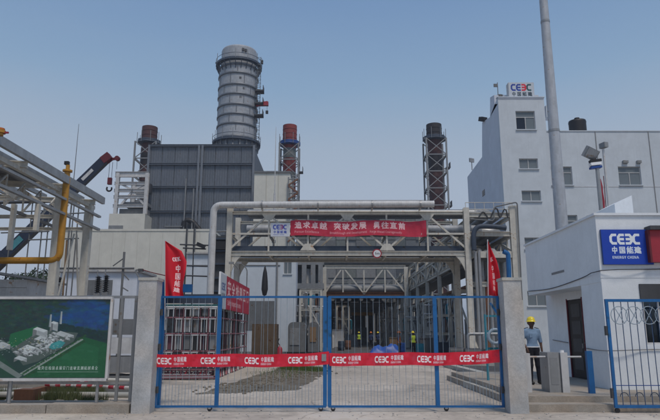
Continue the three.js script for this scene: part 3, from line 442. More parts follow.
{ // sliding fence panel at the right
  const Z = 13.05, x0 = P(611, 355, Z).x, x1 = x0 + 3.3, y0 = P(640, 406.5, Z).y, y1 = P(640, 300.5, Z).y, t = thing('barred_fence', 'blue barred fence section with ring ornaments before the gatehouse', 'fence', V((x0 + x1) / 2, 0, -Z));
  for (const y of [y0, y1]) new MB().box(x0 - .03, x1 + .03, y - .03, y + .03, -Z - .03, -Z + .03).build('rail', M.blue, t);
  for (const x of [x0, x1]) new MB().box(x - .03, x + .03, y0 + .03, y1 - .03, -Z - .028, -Z + .028).build('stile', M.blue, t);
  const g = boxUV(clean(new THREE.CylinderGeometry(.009, .009, y1 - y0 - .06, 6))), ring = boxUV(clean(new THREE.TorusGeometry(.19, .009, 6, 24))), hoop = boxUV(clean(new THREE.TorusGeometry(.085, .009, 6, 20, Math.PI)));
  for (let i = 1; i < 21; i++) piece('bar', g, M.railBlue, t, x0 + (x1 - x0) * i / 21 - t.position.x, (y0 + y1) / 2, 0);
  for (let i = 0; i < 10; i++) { const x = x0 + .25 + i * .32 - t.position.x; if (x > x1 - t.position.x - .2) break; const o = piece('ring', ring, M.bar, t, x, y1 - .32, .018); o.scale.x = .95; for (const s of [-1, 1]) { const b = new MB().bar(V(x + t.position.x - s * .1, y1 - .5, -Z + .02), V(x + t.position.x + s * .1, y1 - .14, -Z + .02), .012).build('cross_bar', M.bar, t); } piece('hoop', hoop, M.navySteel, t, x - .06, y0 + .2, .018); }
  new MB().box(x0, x1, y0 + .42, y0 + .436, -Z - .008, -Z + .008).build('lower_rail', M.blueDeep, t);
  for (const x of [x0 + .02, x1 - .3]) new MB().tube(V(x, .05, -Z - .02), V(x, .05, -Z + .02), .05, 14).build('wheel', M.black, t);
  for (const y of [.4, 1.7]) new MB().tube(V(x0 - .06, y - .1, -Z), V(x0 - .06, y + .1, -Z), .035, 10).build('hinge', M.darkGrey, t);
  for (const x of [x1 + .05]) new MB().box(x, x + .1, 0, 2.5, -Z - .05, -Z + .05).build('end_post', M.blue, t);
}
tufts('verge', 'dry grass at the foot of the gatehouse behind the blue fence', 1500, () => [rr(6.6, 10), -rr(13.2, 13.5)], .16, [.14, .13, .05], 'grass');
// ---------- floodlight, camera pole, tall mast ----------
{
  const Z = 21.6, t = thing('floodlight', 'tilted floodlight on a grey pole behind the gatehouse', 'floodlight', V(P(598, 300, Z).x, .29, -Z));
  const c = P(597, 168, Z); new MB().tube(V(c.x, .29, -Z), c, .09, 12, .07).build('pole', M.galv, t);
  const h = P(590.5, 153.5, Z); const head = new MB().cbox(h, .62, .42, .14, .35, .55, -.25).build('lamp_head', M.grey, t); new MB().cbox(h.clone().add(V(.02, -.015, .08)), .52, .33, .03, .35, .55, -.25).build('lens', M.galv, head);
  new MB().cbox(P(595, 161, Z), .42, .1, .2, 0, 0, .12).build('bracket', M.black, t); new MB().cbox(P(595, 164.2, Z), .4, .11, .22, 0, 0, .12).build('ballast_box', M.white2, t); new MB().cbox(P(595.5, 167.5, Z), .42, .08, .2, 0, 0, .12).build('clamp', M.blueDeep, t);
  const Z2 = 22, t2 = thing('camera_pole', 'thin white camera pole standing beside the floodlight', 'pole', V(P(604, 300, Z2).x, .29, -Z2)), q = P(603, 149, Z2);
  new MB().tube(V(q.x, .29, -Z2), q, .045, 10).build('pole', M.whiteMetal, t2); new MB().cbox(P(603.5, 145.5, Z2), .18, .2, .3, .3).build('camera', M.grey, t2);
  const t3 = thing('furled_flag', 'red flag furled around a thin staff behind the gatehouse', 'flag', V(P(604, 300, 22.4).x, .29, -22.4)); const f0 = P(603.4, 176, 22.4), f1 = P(604.5, 222, 22.4);
  new MB().tube(V(f1.x, .29, -22.4), f0, .015, 6).build('staff', M.maroon, t3); new MB().lathe(V(f1.x, f1.y, -22.4), [[.02, 0], [.085, .08], [.06, .5], [.08, .8], [.05, 1.2], [.06, 1.4], [.01, 1.72]], 9).build('cloth', M.redPaint, t3);
  const Zm = 24, m0 = P(562, 230, Zm), t4 = thing('lamp_mast', 'tall tapered steel mast rising out of the picture', 'mast', V(m0.x, 0, -Zm));
  new MB().tube(V(m0.x, 0, -Zm), V(m0.x, 24, -Zm), .30, 20, .12).build('shaft', M.mast, t4); for (const y of [10.1, 15.2]) new MB().tube(V(m0.x, y - .05, -Zm), V(m0.x, y + .05, -Zm), .245 - (y - 9) * .0075, 20).build('joint_ring', M.galv, t4); new MB().tube(V(m0.x, 0, -Zm), V(m0.x, .06, -Zm), .5, 16).build('base_plate', M.galv, t4);
}
// ---------- office block behind the gatehouse ----------
function wallHoles(mb, x0, x1, y0, y1, zFront, thick, holes) {
  const s = new THREE.Shape([[x0, y0], [x1, y0], [x1, y1], [x0, y1]].map(([a, b]) => new THREE.Vector2(a, b)));
  for (const [a, b, c, d] of holes) s.holes.push(new THREE.Path([[a, c], [a, d], [b, d], [b, c]].map(([p, q]) => new THREE.Vector2(p, q))));
  return mb.geo(new THREE.ExtrudeGeometry(s, { depth: thick, bevelEnabled: false }), new THREE.Matrix4().makeTranslation(0, 0, zFront - thick));
}
function windowAt(t, [a, b, c, d], z, open, transom) { // frame bars, sill and two panes set back in the opening
  const f = .05, mx = (a + b) / 2, ty = transom ? d - (d - c) * .34 : d;
  const mb = new MB().box(a, b, c, c + f, z, z - .06).box(a, b, d - f, d, z, z - .06).box(a, a + f, c + f, d - f, z, z - .06).box(b - f, b, c + f, d - f, z, z - .06).box(mx - f / 2, mx + f / 2, c + f, (transom ? ty : d - f), z + .005, z - .06);
  if (transom) mb.box(a + f, b - f, ty, ty + f, z + .003, z - .06);
  const w = mb.build('window', M.whiteMetal, t);
  new MB().box(a + f, mx - f / 2, c + f, ty, z - .03, z - .04).build('pane', open ? M.paneDark : M.paneGrey, w); new MB().box(mx + f / 2, b - f, c + f, ty, z - .03, z - .04).build('pane', M.paneGrey, w);
  if (transom) new MB().box(a + f, b - f, ty + f, d - f, z - .03, z - .04).build('pane', M.paneGrey, w);
  new MB().box(a - .06, b + .06, c - .07, c - .005, z + .2, z).build('sill', M.white, t);
  return w;
}
{
  const Z = 42, Zm = 42.6, Xc = P(504, 200, Z).x, Xt = P(547, 140, Z).x, top = P(520, 97.5, Z).y, mTop = P(600, 131.5, Zm).y, X1 = 46;
  const t = thing('office_building', 'white four-storey office block with stair tower and roof sign', 'building', V((Xc + X1) / 2, 0, -48));
  const R = (px0, px1, py0, py1, z) => { const a = P(px0, py1, z), b = P(px1, py0, z); return [a.x, b.x, a.y, b.y]; };
  const tw = [[516.5, 534.5, 111, 129.5], [519.5, 537.5, 158.5, 168.7], [522, 540.5, 190.5, 201], [525, 544, 237.5, 249], [528, 546, 291, 306]].map((r) => R(...r, Z));
  const mw = [[552, 571.5, 166.5, 185], [619.5, 640, 166.5, 185], [556.5, 577, 215, 233], [588, 608, 215.5, 233], [655, 676, 215, 233], [688, 708, 166, 184], [560, 580, 262, 280]].map((r) => R(...r, Zm));
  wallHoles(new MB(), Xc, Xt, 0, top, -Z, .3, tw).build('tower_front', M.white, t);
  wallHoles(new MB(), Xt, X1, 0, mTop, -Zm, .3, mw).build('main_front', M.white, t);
  tw.forEach((r, i) => windowAt(t, r, -Z - .1, i === 0, i === 0)); mw.forEach((r, i) => windowAt(t, r, -Zm - .1, i === 0, true));
  // side mass seen in steep perspective: stepped silhouette
  const pts = [[498, 97], [497.5, 104], [494.5, 104], [494, 95], [490, 97.5], [490, 117], [482, 122.5], [482, 157], [467.3, 177]].map(([a, b]) => { const p = PX(a, b, Xc); return [p.z, p.y]; });
  const back = pts[pts.length - 1][0], prof = [[-Z - .3, 0], [-Z - .3, top], [pts[0][0], top], ...pts.slice(1), [back, 0]];
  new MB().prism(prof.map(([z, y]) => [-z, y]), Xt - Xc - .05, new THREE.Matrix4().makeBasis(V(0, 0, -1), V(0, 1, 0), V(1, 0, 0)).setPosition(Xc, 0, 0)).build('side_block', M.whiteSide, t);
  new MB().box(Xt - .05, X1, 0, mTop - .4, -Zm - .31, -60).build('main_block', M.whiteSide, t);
  new MB().box(Xt, X1, mTop - .4, mTop, -59.7, -60).build('parapet', M.white, t);
  // rainwater and panel joints as thin proud strips, downpipe, air conditioners, slot window
  for (const px of [597.5, 651]) { const x = P(px, 160, Zm).x; new MB().box(x - .03, x + .03, 0, mTop - .02, -Zm + .03, -Zm).build('downpipe', M.grey, t); }
  for (const py of [186.8, 236]) { const y = P(600, py, Zm).y; new MB().box(Xt + .02, X1, y - .02, y + .02, -Zm + .015, -Zm).build('string_course', M.whiteMetal, t); }
  new MB().box(Xt, X1, mTop, mTop + .07, -Zm + .05, -Zm - .35).build('coping', M.white, t);
  new MB().box(Xc - .05, Xt + .05, top, top + .07, -Z + .05, -Z - .35).build('coping', M.white, t);
  for (const [a, b] of [[622, 627], [636, 640]]) { const p = P(a, 163.5, Zm), q = P(b, 161, Zm); new MB().box(p.x, q.x, p.y, q.y, -Zm + .2, -Zm).build('air_conditioner', M.grey, t); }  // two air conditioner boxes on the office wall
  { const a = PX(482.5, 197, Xc), b = PX(484.6, 189, Xc); new MB().box(Xc - .02, Xc + .1, a.y, b.y, a.z, b.z).build('slot_window', M.paneDark, t); }
  { const a = R(546.5, 552, 105.5, 117, Z + .6); new MB().box(a[0], a[1], a[2], a[3], -Z - .6, -Z - 1.4).build('roof_ledge', M.white, t); }
  { const p = PX(484, 121, Xc); new MB().cbox(p.clone().add(V(-.1, .15, 0)), .5, .35, .5, .4, .3).build('roof_lamp', M.black, t); const q = PX(472, 170, Xc); new MB().tube(q, q.clone().add(V(0, 1.1, 0)), .04).cbox(q.clone().add(V(0, .9, 0)), .5, .35, .12, .5).build('roof_aerial', M.grey, t); }
  // roof sign
  const s0 = P(509, 97, Z + .25), s1 = P(533.5, 82.5, Z + .25), ts = thing('roof_sign', 'white box sign with coloured letters on the stair tower roof', 'sign', V((s0.x + s1.x) / 2, top + .06, -Z - .25));
  new MB().box(s0.x, s1.x, top + .06, s1.y, -Z - .25, -Z - .8).build('box', M.whiteMetal, ts);
  printMesh('lettering', s1.x - s0.x - .04, s1.y - top - .1, printMat(480, 280, (x, w, h) => { x.fillStyle = '#c3cad2'; x.fillRect(0, 0, w, h); logo(x, 44, 26, 400, 124, ['#1b3f9c', '#1b3f9c', '#d51c3c', '#17525a']); glyphs(x, ENAME, 48, 164, 84, 88, 18, 12, '#3d4c58'); }), ts, 0, (s1.y - top - .06) / 2, .004);
  // roof tank and aerial
  const c0 = P(502, 95, 43.6), tk = thing('water_tank', 'small dark roof tank with aerial beside the roof sign', 'tank', V(c0.x, top, -43.2)); tk.position.x = Xc + .5;
  new MB().lathe(V(Xc + .5, top, -43.2), [[0, 0], [.32, 0], [.36, .2], [.34, .62], [.2, .7], [0, .72]], 16).build('body', M.darkGrey, tk); new MB().tube(V(Xc + .4, top + .68, -43.2), V(Xc + .4, top + 1.75, -43.2), .03, 6).cbox(V(Xc + .25, top + 1.5, -43.2), .3, .25, .08).build('aerial', M.midGrey, tk);
  const w0 = P(569.5, 131, 46), w1 = P(585, 119.5, 46), cx = (w0.x + w1.x) / 2, r = (w1.x - w0.x) / 2, wt = thing('water_tank', 'squat black plastic water tank on the main roof', 'tank', V(cx, mTop - .4, -46));
  new MB().lathe(V(cx, mTop - .4, -46), [[0, 0], [r, 0], [r, .3], [r * 1.03, .4], [r, .5], [r, w1.y - mTop], [r * 1.03, w1.y - mTop + .1], [r * .98, w1.y - mTop + .25], [r * .4, w1.y - mTop + .4], [0, w1.y - mTop + .4]], 24).build('body', M.black, wt); new MB().lathe(V(cx, w1.y, -46), [[0, 0], [r * .3, 0], [r * .3, .12], [0, .12]], 16).build('lid', M.black, wt);
}
// ---------- front pipe bridge ----------
const ZB = 38, ZB2 = 41.5;
const by = (py) => P(330, py, ZB).y, bx = (px) => P(px, 250, ZB).x;
const XL = bx(229), XR = bx(467.5), XO = bx(515), yTop = by(213), yMid = by(234), yLow = by(253.5), yPipe = by(206.8);
{
  const t = thing('pipe_bridge', 'cream steel truss bridge carrying pipes across the driveway', 'pipe bridge', V((XL + XR) / 2, 0, -40));
  for (const z of [ZB, ZB2]) for (const x of [XL, XR]) {
    const c = new MB().ibeam(V(x, 0, -z), V(x, by(208), -z), .36, .36, .045).build('column', M.cream, t); new MB().box(x - .35, x + .35, 0, .05, -z - .35, -z + .35).build('base_plate', M.cream, c);
  }
  const nodesB = [XL, bx(308), bx(387), XR], nodesT = [bx(268.5), bx(347.5), bx(428)];
  for (const z of [ZB, ZB2]) {
    new MB().ibeam(V(XL, yTop, -z), V(XR, yTop, -z), .18, .2, .03).build('top_chord', M.cream, t); new MB().ibeam(V(XL, yLow, -z), V(XR, yLow, -z), .22, .3, .035).build('bottom_chord', M.cream, t);
    const seq = [nodesB[0], nodesT[0], nodesB[1], nodesT[1], nodesB[2], nodesT[2], nodesB[3]];
    for (let i = 0; i < 6; i++) { const up = i % 2 === 0; new MB().bar(V(seq[i], up ? yLow + .25 : yTop - .1, -z), V(seq[i + 1], up ? yTop - .1 : yLow + .25, -z), .12, .12).build('diagonal', M.cream, t); }
    for (const x of [...nodesT, nodesB[1], nodesB[2]]) new MB().box(x - .055, x + .055, yLow + .15, yTop - .1, -z - .055, -z + .055).build('vertical', M.cream, t);
    for (const x of [...nodesB.slice(1, 3)]) new MB().prism([[x - .5, yLow + .19], [x + .5, yLow + .19], [x + .2, yLow + .62], [x - .2, yLow + .62]], .03, new THREE.Matrix4().makeTranslation(0, 0, -z + .09)).build('gusset', M.cream, t);
    for (const x of nodesT) new MB().prism([[x - .45, yTop - .12], [x + .45, yTop - .12], [x + .18, yTop - .5], [x - .18, yTop - .5]], .03, new THREE.Matrix4().makeTranslation(0, 0, -z + .09)).build('gusset', M.cream, t);
    for (const [x, s] of [[XL, 1], [XR, -1]]) new MB().prism([[x + s * .19, yLow - .15], [x + s * .8, yLow - .15], [x + s * .55, yLow - .45], [x + s * .35, yLow - .8], [x + s * .19, yLow - 1.2]], .12, new THREE.Matrix4().makeTranslation(0, 0, -z - .06)).build('knee_bracket', M.cream, t);
  }
  for (const x of [XL, nodesT[0], nodesB[1], nodesT[1], nodesB[2], nodesT[2], XR]) for (const y of [yMid, yLow + .02]) new MB().ibeam(V(x, y, -ZB - .12), V(x, y, -ZB2 + .12), .12, .16, .03).build('cross_beam', M.cream, t);
  new MB().box(XL + .2, XR - .2, yMid - .06, yMid + .06, -ZB + .02, -ZB + .12).build('rail', M.cream, t);
  // pipes and trays on two levels
  new MB().box(XL + .1, XR - .1, yLow + .16, yLow + .52, -ZB - .2, -ZB - 1.3).build('cable_tray', M.navySteel, t);
  new MB().box(XL + .1, XR - .1, yLow + .16, yLow + .4, -ZB2 + 1.7, -ZB2 + .3).build('cable_tray', M.navySteel, t);  // cable trays spread across the bridge so its underside looks dark
  const gl = [yTop + 1.05, yTop + .6]; for (const y of gl) new MB().tube(V(XR, y - .35, -ZB), V(XO, y - .35, -ZB), .025, 6).build('handrail', M.cream, t);
  for (let i = 0; i < 6; i++) { const x = XR + (XO - XR) * i / 5; new MB().tube(V(x, yTop, -ZB), V(x, yTop + .7, -ZB), .022, 6).build('handrail_post', M.cream, t); }
}
{ // big white header pipe above the bridge, turning down at the left
  const t = thing('header_pipe', 'white insulated header pipe bending down left of the bridge', 'pipe', V(bx(214), 0, -ZB + .6));
  new MB().path([V(bx(214), 0, -ZB + .6), V(bx(214), by(207), -ZB + .6), V(bx(434), by(206), -ZB + .6)], .22, 16, .55).build('pipe_run', M.whiteMetal, t);
  for (const px of [262, 318, 372, 420]) { const x = bx(px); new MB().tube(V(x - .05, by(206.6), -ZB + .6), V(x + .05, by(206.6), -ZB + .6), .275, 16).build('flange', M.galv, t); new MB().box(x - .05, x + .05, yTop + .12, by(206.6) - .2, -ZB + .65, -ZB + .1).build('saddle', M.cream, t); }
  const t2 = thing('vent_pipe', 'thin grey pipe standing beside the header pipe downturn', 'pipe', V(bx(209.5), 0, -ZB)); new MB().path([V(bx(210), 0, -ZB), V(bx(209), by(232), -ZB), V(bx(226), by(231), -ZB)], .06, 8, .2).build('pipe_run', M.galv, t2);
}
// banner and plates on the bridge
{
  const Z = ZB - .16, a = P(290.5, 228, Z), b = P(426, 228, Z), y0 = by(236.5), y1 = by(221.5), n = 60;
  const g = new THREE.PlaneGeometry(b.x - a.x, y1 - y0, n, 6), p = g.attributes.position;
  for (let i = 0; i < p.count; i++) { const x = p.getX(i), y = p.getY(i), e = Math.max(0, x / (b.x - a.x) - .38); p.setZ(i, .03 + .045 * Math.sin(x * 3.1 + y) + .03 * Math.sin(x * 7.3) + e * .5 * Math.sin(x * 12 + y * 2)); p.setY(i, y + .05 * Math.sin(x * 1.3) + e * .5 * (y > 0 ? 1 : -.2)); }
  g.computeVertexNormals(); g.translate(0, (y1 - y0) / 2, 0);
  const m = printMat(2040, 230, (x, w, h) => {
    x.fillStyle = '#c22743'; x.fillRect(0, 0, w, h); grain(x, w, h, 500, .05);
    const G = [['zhui', 'qiu', 'zhuo', 'yue'], ['tu', 'po', 'fa', 'zhan'], ['yong', 'wang', 'zhi', 'qian']];
    G.forEach((r, i) => glyphs(x, r, 60 + i * 590, 18, 112, 108, 14, 15, '#f0c9cb'));
    x.fillStyle = '#e8b4ba'; x.font = '46px sans-serif'; x.fillText('Pursue Excellence', 60, 190, 480); x.fillText('Breakthrough and Development', 590, 190, 560); x.fillText('Forge Ahead Courageously', 1190, 190, 480);
  }); m.side = THREE.DoubleSide;
  const o = new THREE.Mesh(g, m); o.name = 'slogan_banner'; o.position.set((a.x + b.x) / 2, y0, -Z); o.castShadow = o.receiveShadow = true; o.userData = { label: 'long red cloth banner with white slogan hung on the bridge', category: 'banner' }; scene.add(o);
  const t = thing('company_plate', 'white plate with blue logo left of the bridge banner', 'sign', V(P(280, 230, Z).x, by(237), -Z)), x0 = P(271, 230, Z).x, x1 = P(289.8, 230, Z).x, ya = by(237), yb = by(223.5);
  new MB().box(x0, x1, ya, yb, -Z - .05, -Z).build('panel', M.white2, t);
  printMesh('lettering', x1 - x0 - .02, yb - ya - .02, printMat(300, 216, (x, w, h) => { x.fillStyle = '#c9ced8'; x.fillRect(0, 0, w, h); logo(x, 40, 26, 224, 76, ['#3d4fae', '#3d4fae', '#8d3f7a', '#3d4fae']); glyphs(x, ENAME, 42, 116, 48, 52, 8, 7, '#4a5aa8'); x.fillStyle = '#5a68aa'; x.font = 'bold 24px sans-serif'; x.fillText('ENERGY CHINA', 44, 196, 214); }), t, 0, (yb - ya) / 2, .004);
  const c = P(377, 253.5, ZB - .2), ts = thing('height_limit_sign', 'round red-rimmed height limit sign below the bridge banner', 'sign', c.clone().add(V(0, -.3, 0)));
  new MB().tube(V(c.x, c.y, c.z - .04), V(c.x, c.y, c.z), .3, 24).build('disc', M.redPaint, ts); const d = new THREE.Mesh(new THREE.CircleGeometry(.23, 24), printMat(128, 128, (x, w) => { x.fillStyle = '#d8dadc'; x.fillRect(0, 0, w, w); x.fillStyle = '#22252b'; x.font = 'bold 58px sans-serif'; x.fillText('5m', 26, 84); })); d.name = 'face'; d.position.set(0, .3, .004); ts.add(d);
}
// ---------- right-hand pipe rack running away down the corridor ----------
{
  const t = thing('pipe_rack', 'cream steel pipe rack running away along the right side', 'pipe rack', V((XR + XO) / 2, 0, -60));
  const zs = [38, 44.5, 51, 57.5, 64, 70.5, 78, 86, 95, 104]; const lv = [4.7, yLow - .05, yMid, by(215)];
  const xi = XR + .5, xo = XO;
  zs.forEach((z, i) => {
    for (const x of [xi, xo]) { if (i === 0 && x === xi) continue; new MB().ibeam(V(x, 0, -z), V(x, lv[3] + (x === xo && i === 0 ? .6 : .1), -z), x === xo && i === 0 ? .5 : .3, .3, .04).build('column', M.cream, t); }
    for (const y of lv) new MB().ibeam(V(XR + .2, y, -z), V(xo, y, -z), .2, .3).build('cross_beam', M.cream, t);
    if (i < zs.length - 1) {
      const z2 = zs[i + 1];
      for (const x of [xi, xo]) for (const y of [lv[1], lv[2], lv[3]]) new MB().ibeam(V(x, y, -z - .16), V(x, y, -z2 + .16), .18, .28).build('longitudinal_beam', M.cream, t);
      for (const x of [xi, xo]) { const m = (z + z2) / 2; new MB().bar(V(x, lv[1] + .15, -z - .15), V(x, lv[2] - .15, -m), .12).build('brace', M.cream, t); new MB().bar(V(x, lv[2] - .15, -m), V(x, lv[1] + .15, -z2 + .15), .12).build('brace', M.cream, t); for (const k of [.25, .5, .75]) new MB().box(x - .05, x + .05, lv[1] + .14, lv[2] - .14, -(z + (z2 - z) * k) - .05, -(z + (z2 - z) * k) + .05).build('vertical', M.cream, t); }
      if (i % 2 === 0) new MB().bar(V(xi, .3, -z - .2), V(xi, 4.5, -z2 + .2), .12).build('brace', M.cream, t);
      if (i % 2 === 1) new MB().bar(V(xi, 4.5, -z - .2), V(xi, .3, -z2 + .2), .12).build('brace', M.cream, t);
      // arched walkway edge under the first level
    }
  });
  const z0 = 37.2, z1 = 108;
  for (const [dx, l, r, m] of [[.5, 1, .22, M.galv], [1.1, 1, .18, M.grey], [1.7, 1, .28, M.silver], [2.4, 1, .2, M.galv], [.6, 2, .3, M.silver], [1.4, 2, .2, M.grey], [2.2, 2, .32, M.galv], [.7, 3, .2, M.galv], [1.5, 3, .28, M.grey], [2.3, 3, .2, M.silver], [.8, 0, .15, M.rust], [1.6, 0, .15, M.galv]]) { const y = lv[l] + .16 + r, zt = z0 + 1.3 + dx * .75, x = xi + dx; new MB().path(l > 1 ? [V(XL + 1, y, -zt), V(x, y, -zt), V(x, y, -z1)] : [V(x, 0, -zt), V(x, y, -zt), V(x, y, -z1)], r, 12, r * 2.2).build('pipe', m, t); }
  new MB().box(xi + .25, xo - .25, lv[1] - .32, lv[1] - .2, -z0 - 1, -z1).build('walkway_deck', M.midGrey, t);
  new MB().box(XR + .3, XO - .3, yLow - .3, yLow + .12, -ZB + .2, -ZB + .12).build('fascia', M.cream, t);
  // crooked vents and hoses at the near end
  for (const [a, b, c] of [[478, 216, 488], [490, 212, 500], [500, 213, 508]]) { const q = P(a, 218, ZB - .1), r = P(b > 212 ? a + 5 : a + 6, b - 4, ZB - .1), s = P(c, 218, ZB - .1); new MB().curve([q, r, s], .05, 6, 12).build('vent_bend', M.darkGrey, t); }
  new MB().path([P(470, 219, ZB - .3), P(494, 221, ZB - .3), P(494, 207, ZB - .3), P(517, 202, ZB - .3), P(519, 240, ZB - .3), P(522, 300, ZB - .3)], .045, 8, .2).build('conduit', M.midGrey, t);
  new MB().curve([P(474, 250, ZB - .4), P(474, 232, ZB - .4), P(478, 227, ZB - .4), P(492, 226.5, ZB - .4), P(506, 228, ZB - .4)], .16, 10, 30).build('hose', M.navySteel, t);
  for (const px of [474, 477.5, 487]) new MB().tube(V(bx(px), 0, -ZB + .3), V(bx(px), by(252), -ZB + .3), .1, 10).build('riser', M.galv, t);
}
// ---------- second cross truss and further racks over the corridor ----------
{
  const Z = 70, X = (px) => P(px, 285, Z).x, y1 = P(360, 267, Z).y, y0 = P(360, 294, Z).y, xl = X(324.5), xr = X(406);
  const t = thing('pipe_bridge', 'grey-cream inner truss crossing the corridor farther back', 'pipe bridge', V((xl + xr) / 2, 0, -Z));
  for (const x of [xl, xr]) new MB().ibeam(V(x, 0, -Z), V(x, y1, -Z), .45, .45, .05).build('column', M.cream, t);
  for (const y of [y0, y1]) new MB().ibeam(V(xl, y, -Z), V(xr, y, -Z), .3, .4).build('chord', y === y0 ? M.rust : M.cream, t);
  const pts = [[xl, y0], [X(343), y1], [X(364), y0], [X(385), y1], [xr, y0]]; for (let i = 0; i < 4; i++) new MB().bar(V(pts[i][0], pts[i][1], -Z), V(pts[i + 1][0], pts[i + 1][1], -Z), .16).build('diagonal', M.cream, t);
  for (const px of [343, 364, 385]) new MB().box(X(px) - .08, X(px) + .08, y0 + .2, y1 - .2, -Z - .08, -Z + .08).build('vertical', M.cream, t);
  for (const [d, r] of [[.5, .4], [1.6, .5], [2.8, .35]]) new MB().tube(V(xl - 6, y0 + .25 + r, -Z - d), V(xr, y0 + .25 + r, -Z - d), r, 12).build('pipe', M.grey, t);
  new MB().tube(V(xl - 6, y1 + .9, -Z - 1.5), V(xr + 3, y1 + .9, -Z - 1.5), .7, 14).build('duct', M.midGrey, t);
  new MB().box(xl, xr, y0 - .35, y0 - .25, -Z - .3, -Z - 3.5).build('walkway_deck', M.darkGrey, t);
  const proto = thing('corridor_frame', 'steel corridor portal frame just behind the inner truss', 'steel frame', V((xl + xr) / 2, 0, -78), 'portal frames down the corridor');
  for (const x of [xl + .4, X(352), xr - .6]) new MB().ibeam(V(x, 0, -78), V(x, 8.6, -78), .35, .35, .05).build('column', M.grey, proto);
  for (const y of [5.2, 6.8, 8.6]) new MB().ibeam(V(xl + .4, y, -78), V(xr - .6, y, -78), .25, .4).build('beam', M.grey, proto);
  new MB().bar(V(xl + .4, .5, -78), V(X(352), 5, -78), .15).build('brace', M.grey, proto);
  ['second', 'third', 'fourth', 'farthest'].forEach((w, i) => copyOf(proto, V((xl + xr) / 2, 0, -87 - i * 9), `${w} steel portal frame down the corridor behind the inner truss`));
  const d = thing('shading_deck', 'added overhead pipe deck keeping the corridor in shade', 'pipe deck', V((xl + xr) / 2, 5.42, -98));  // decks added overhead to block light and keep the corridor dark
  new MB().box(xl + .3, xr - .5, 5.42, 5.55, -76, -118).build('deck', M.darkGrey, d); new MB().box(xl + .3, xr - .5, 7.02, 7.15, -76, -118).build('deck', M.darkGrey, d);
  for (const dx of [1, 2.2, 3.1, 4.6, 6, 7.4]) new MB().tube(V(xl + dx, 5.8, -75), V(xl + dx, 5.8, -119), .22, 10).build('pipe', M.galv, d);
}
// ---------- boiler block ----------
{
  const Z = 95, X = (px) => P(px, 190, Z).x, Y = (py) => P(200, py, Z).y, x0 = X(147), x1 = X(253), y1 = Y(145.5);
  const t = thing('boiler_block', 'big blue-grey panelled boiler block below the silver stack', 'boiler', V((x0 + x1) / 2, 0, -105));
  new MB().box(x0 + .1, x1 - .1, 0, y1 - .1, -Z - .3, -115).build('casing', M.boiler, t);
  const cols = [147, 160, 173, 186.5, 197.5, 201, 214, 227, 240, 253].map(X), rows = [145.5, 164, 187, 211.5, 236].map(Y);
  const tones = [M.boiler, mat(.155, .185, .23, { rough: .6, bump: 'rib', bs: .03 }), mat(.178, .208, .255, { rough: .6, bump: 'rib', bs: .03 }), mat(.162, .19, .236, { rough: .6, bump: 'rib', bs: .03 })]; tones.forEach((m, i) => { m.name = 'boiler_' + i; });
  for (let i = 0; i < cols.length - 1; i++) for (let j = 0; j < rows.length - 1; j++) new MB().box(cols[i] + .05, cols[i + 1] - .05, rows[j + 1] + .12, rows[j] - .12, -Z - .3, -Z - (i === 4 ? .05 : .16)).build('panel', i === 4 ? M.boilerRib : tones[(rnd() * 4) | 0], t);
  for (const y of rows) new MB().ibeam(V(x0 - .2, y, -Z), V(x1 + .2, y, -Z), .4, .34).build('stiffener', M.boilerRib, t);
  for (const px of [147, 197.5, 201, 253]) new MB().ibeam(V(X(px), 0, -Z + .1), V(X(px), y1, -Z + .1), .35, .35).build('stanchion', M.boilerRib, t);
  new MB().box(X(168), X(186), Y(228), Y(227), -Z + .3, -Z + 1).build('ledge', M.grey, t);
  new MB().path([V(X(186), Y(230), -Z + .6), V(X(187.5), Y(221), -Z + .6), V(X(194), Y(221.5), -Z + .6), V(X(200), Y(228), -Z + .6), V(X(204), Y(233), -Z + .6)], .45, 10, .8).build('black_duct', M.black, t);
  for (const px of [187, 195]) new MB().tube(V(X(px), 0, -Z + .9), V(X(px), Y(px === 187 ? 180 : 190), -Z + .9), .12, 8).build('vent_riser', M.grey, t);
}
{ // open steel frame and beige block left of the boiler
  const Z = 92, X = (px) => P(px, 200, Z).x, Y = (py) => P(130, py, Z).y, t = thing('steel_tower', 'open white steel framework left of the boiler block', 'steel frame', V(X(130), Y(214), -Z - 4));
  for (const z of [Z, Z + 8]) for (const px of [116.5, 146]) new MB().ibeam(V(X(px), Y(214), -z), V(X(px), Y(173), -z), .55, .5).build('column', M.whiteMetal, t);
  for (const py of [174.5, 183.5, 190.5, 197, 206]) for (const z of [Z, Z + 8]) new MB().ibeam(V(X(113.5), Y(py), -z), V(X(147), Y(py), -z), .4, py === 174.5 ? .9 : .5).build('beam', M.whiteMetal, t);
  for (const [a, b, c, d] of [[121, 205, 132, 191], [131, 191, 146, 206], [120, 184, 132, 190], [132, 190, 144, 184]]) new MB().bar(V(X(a), Y(b), -Z - .1), V(X(c), Y(d), -Z - .1), .3).build('brace', M.whiteMetal, t);
  new MB().box(X(121), X(146), Y(206) + .3, Y(205.5) + .7, -Z - .5, -Z - 7).build('deck', M.grey, t); new MB().box(X(118), X(145), Y(213.5), Y(207.5), -Z - 1, -Z - 7).build('skid', M.grey, t); new MB().tube(V(X(138), Y(204), -Z - 3), V(X(138), Y(198.5), -Z - 3), .9, 14).build('drum', M.darkGrey, t);
  new MB().cbox(V(X(145), Y(186), -Z - 2), .6, 1.6, 1).build('valve', M.darkGrey, t);
  const t2 = thing('beige_block', 'beige block under the open steel frame', 'building', V(X(129), 0, -Z - 4)); new MB().box(X(111.5), X(147), 0, Y(214.2), -Z + .4, -Z - 9).build('wall', M.creamWall, t2); new MB().box(X(112), X(126), Y(229.5), Y(226), -Z + .34, -Z + .5).build('louvre', M.grey, t2);
}
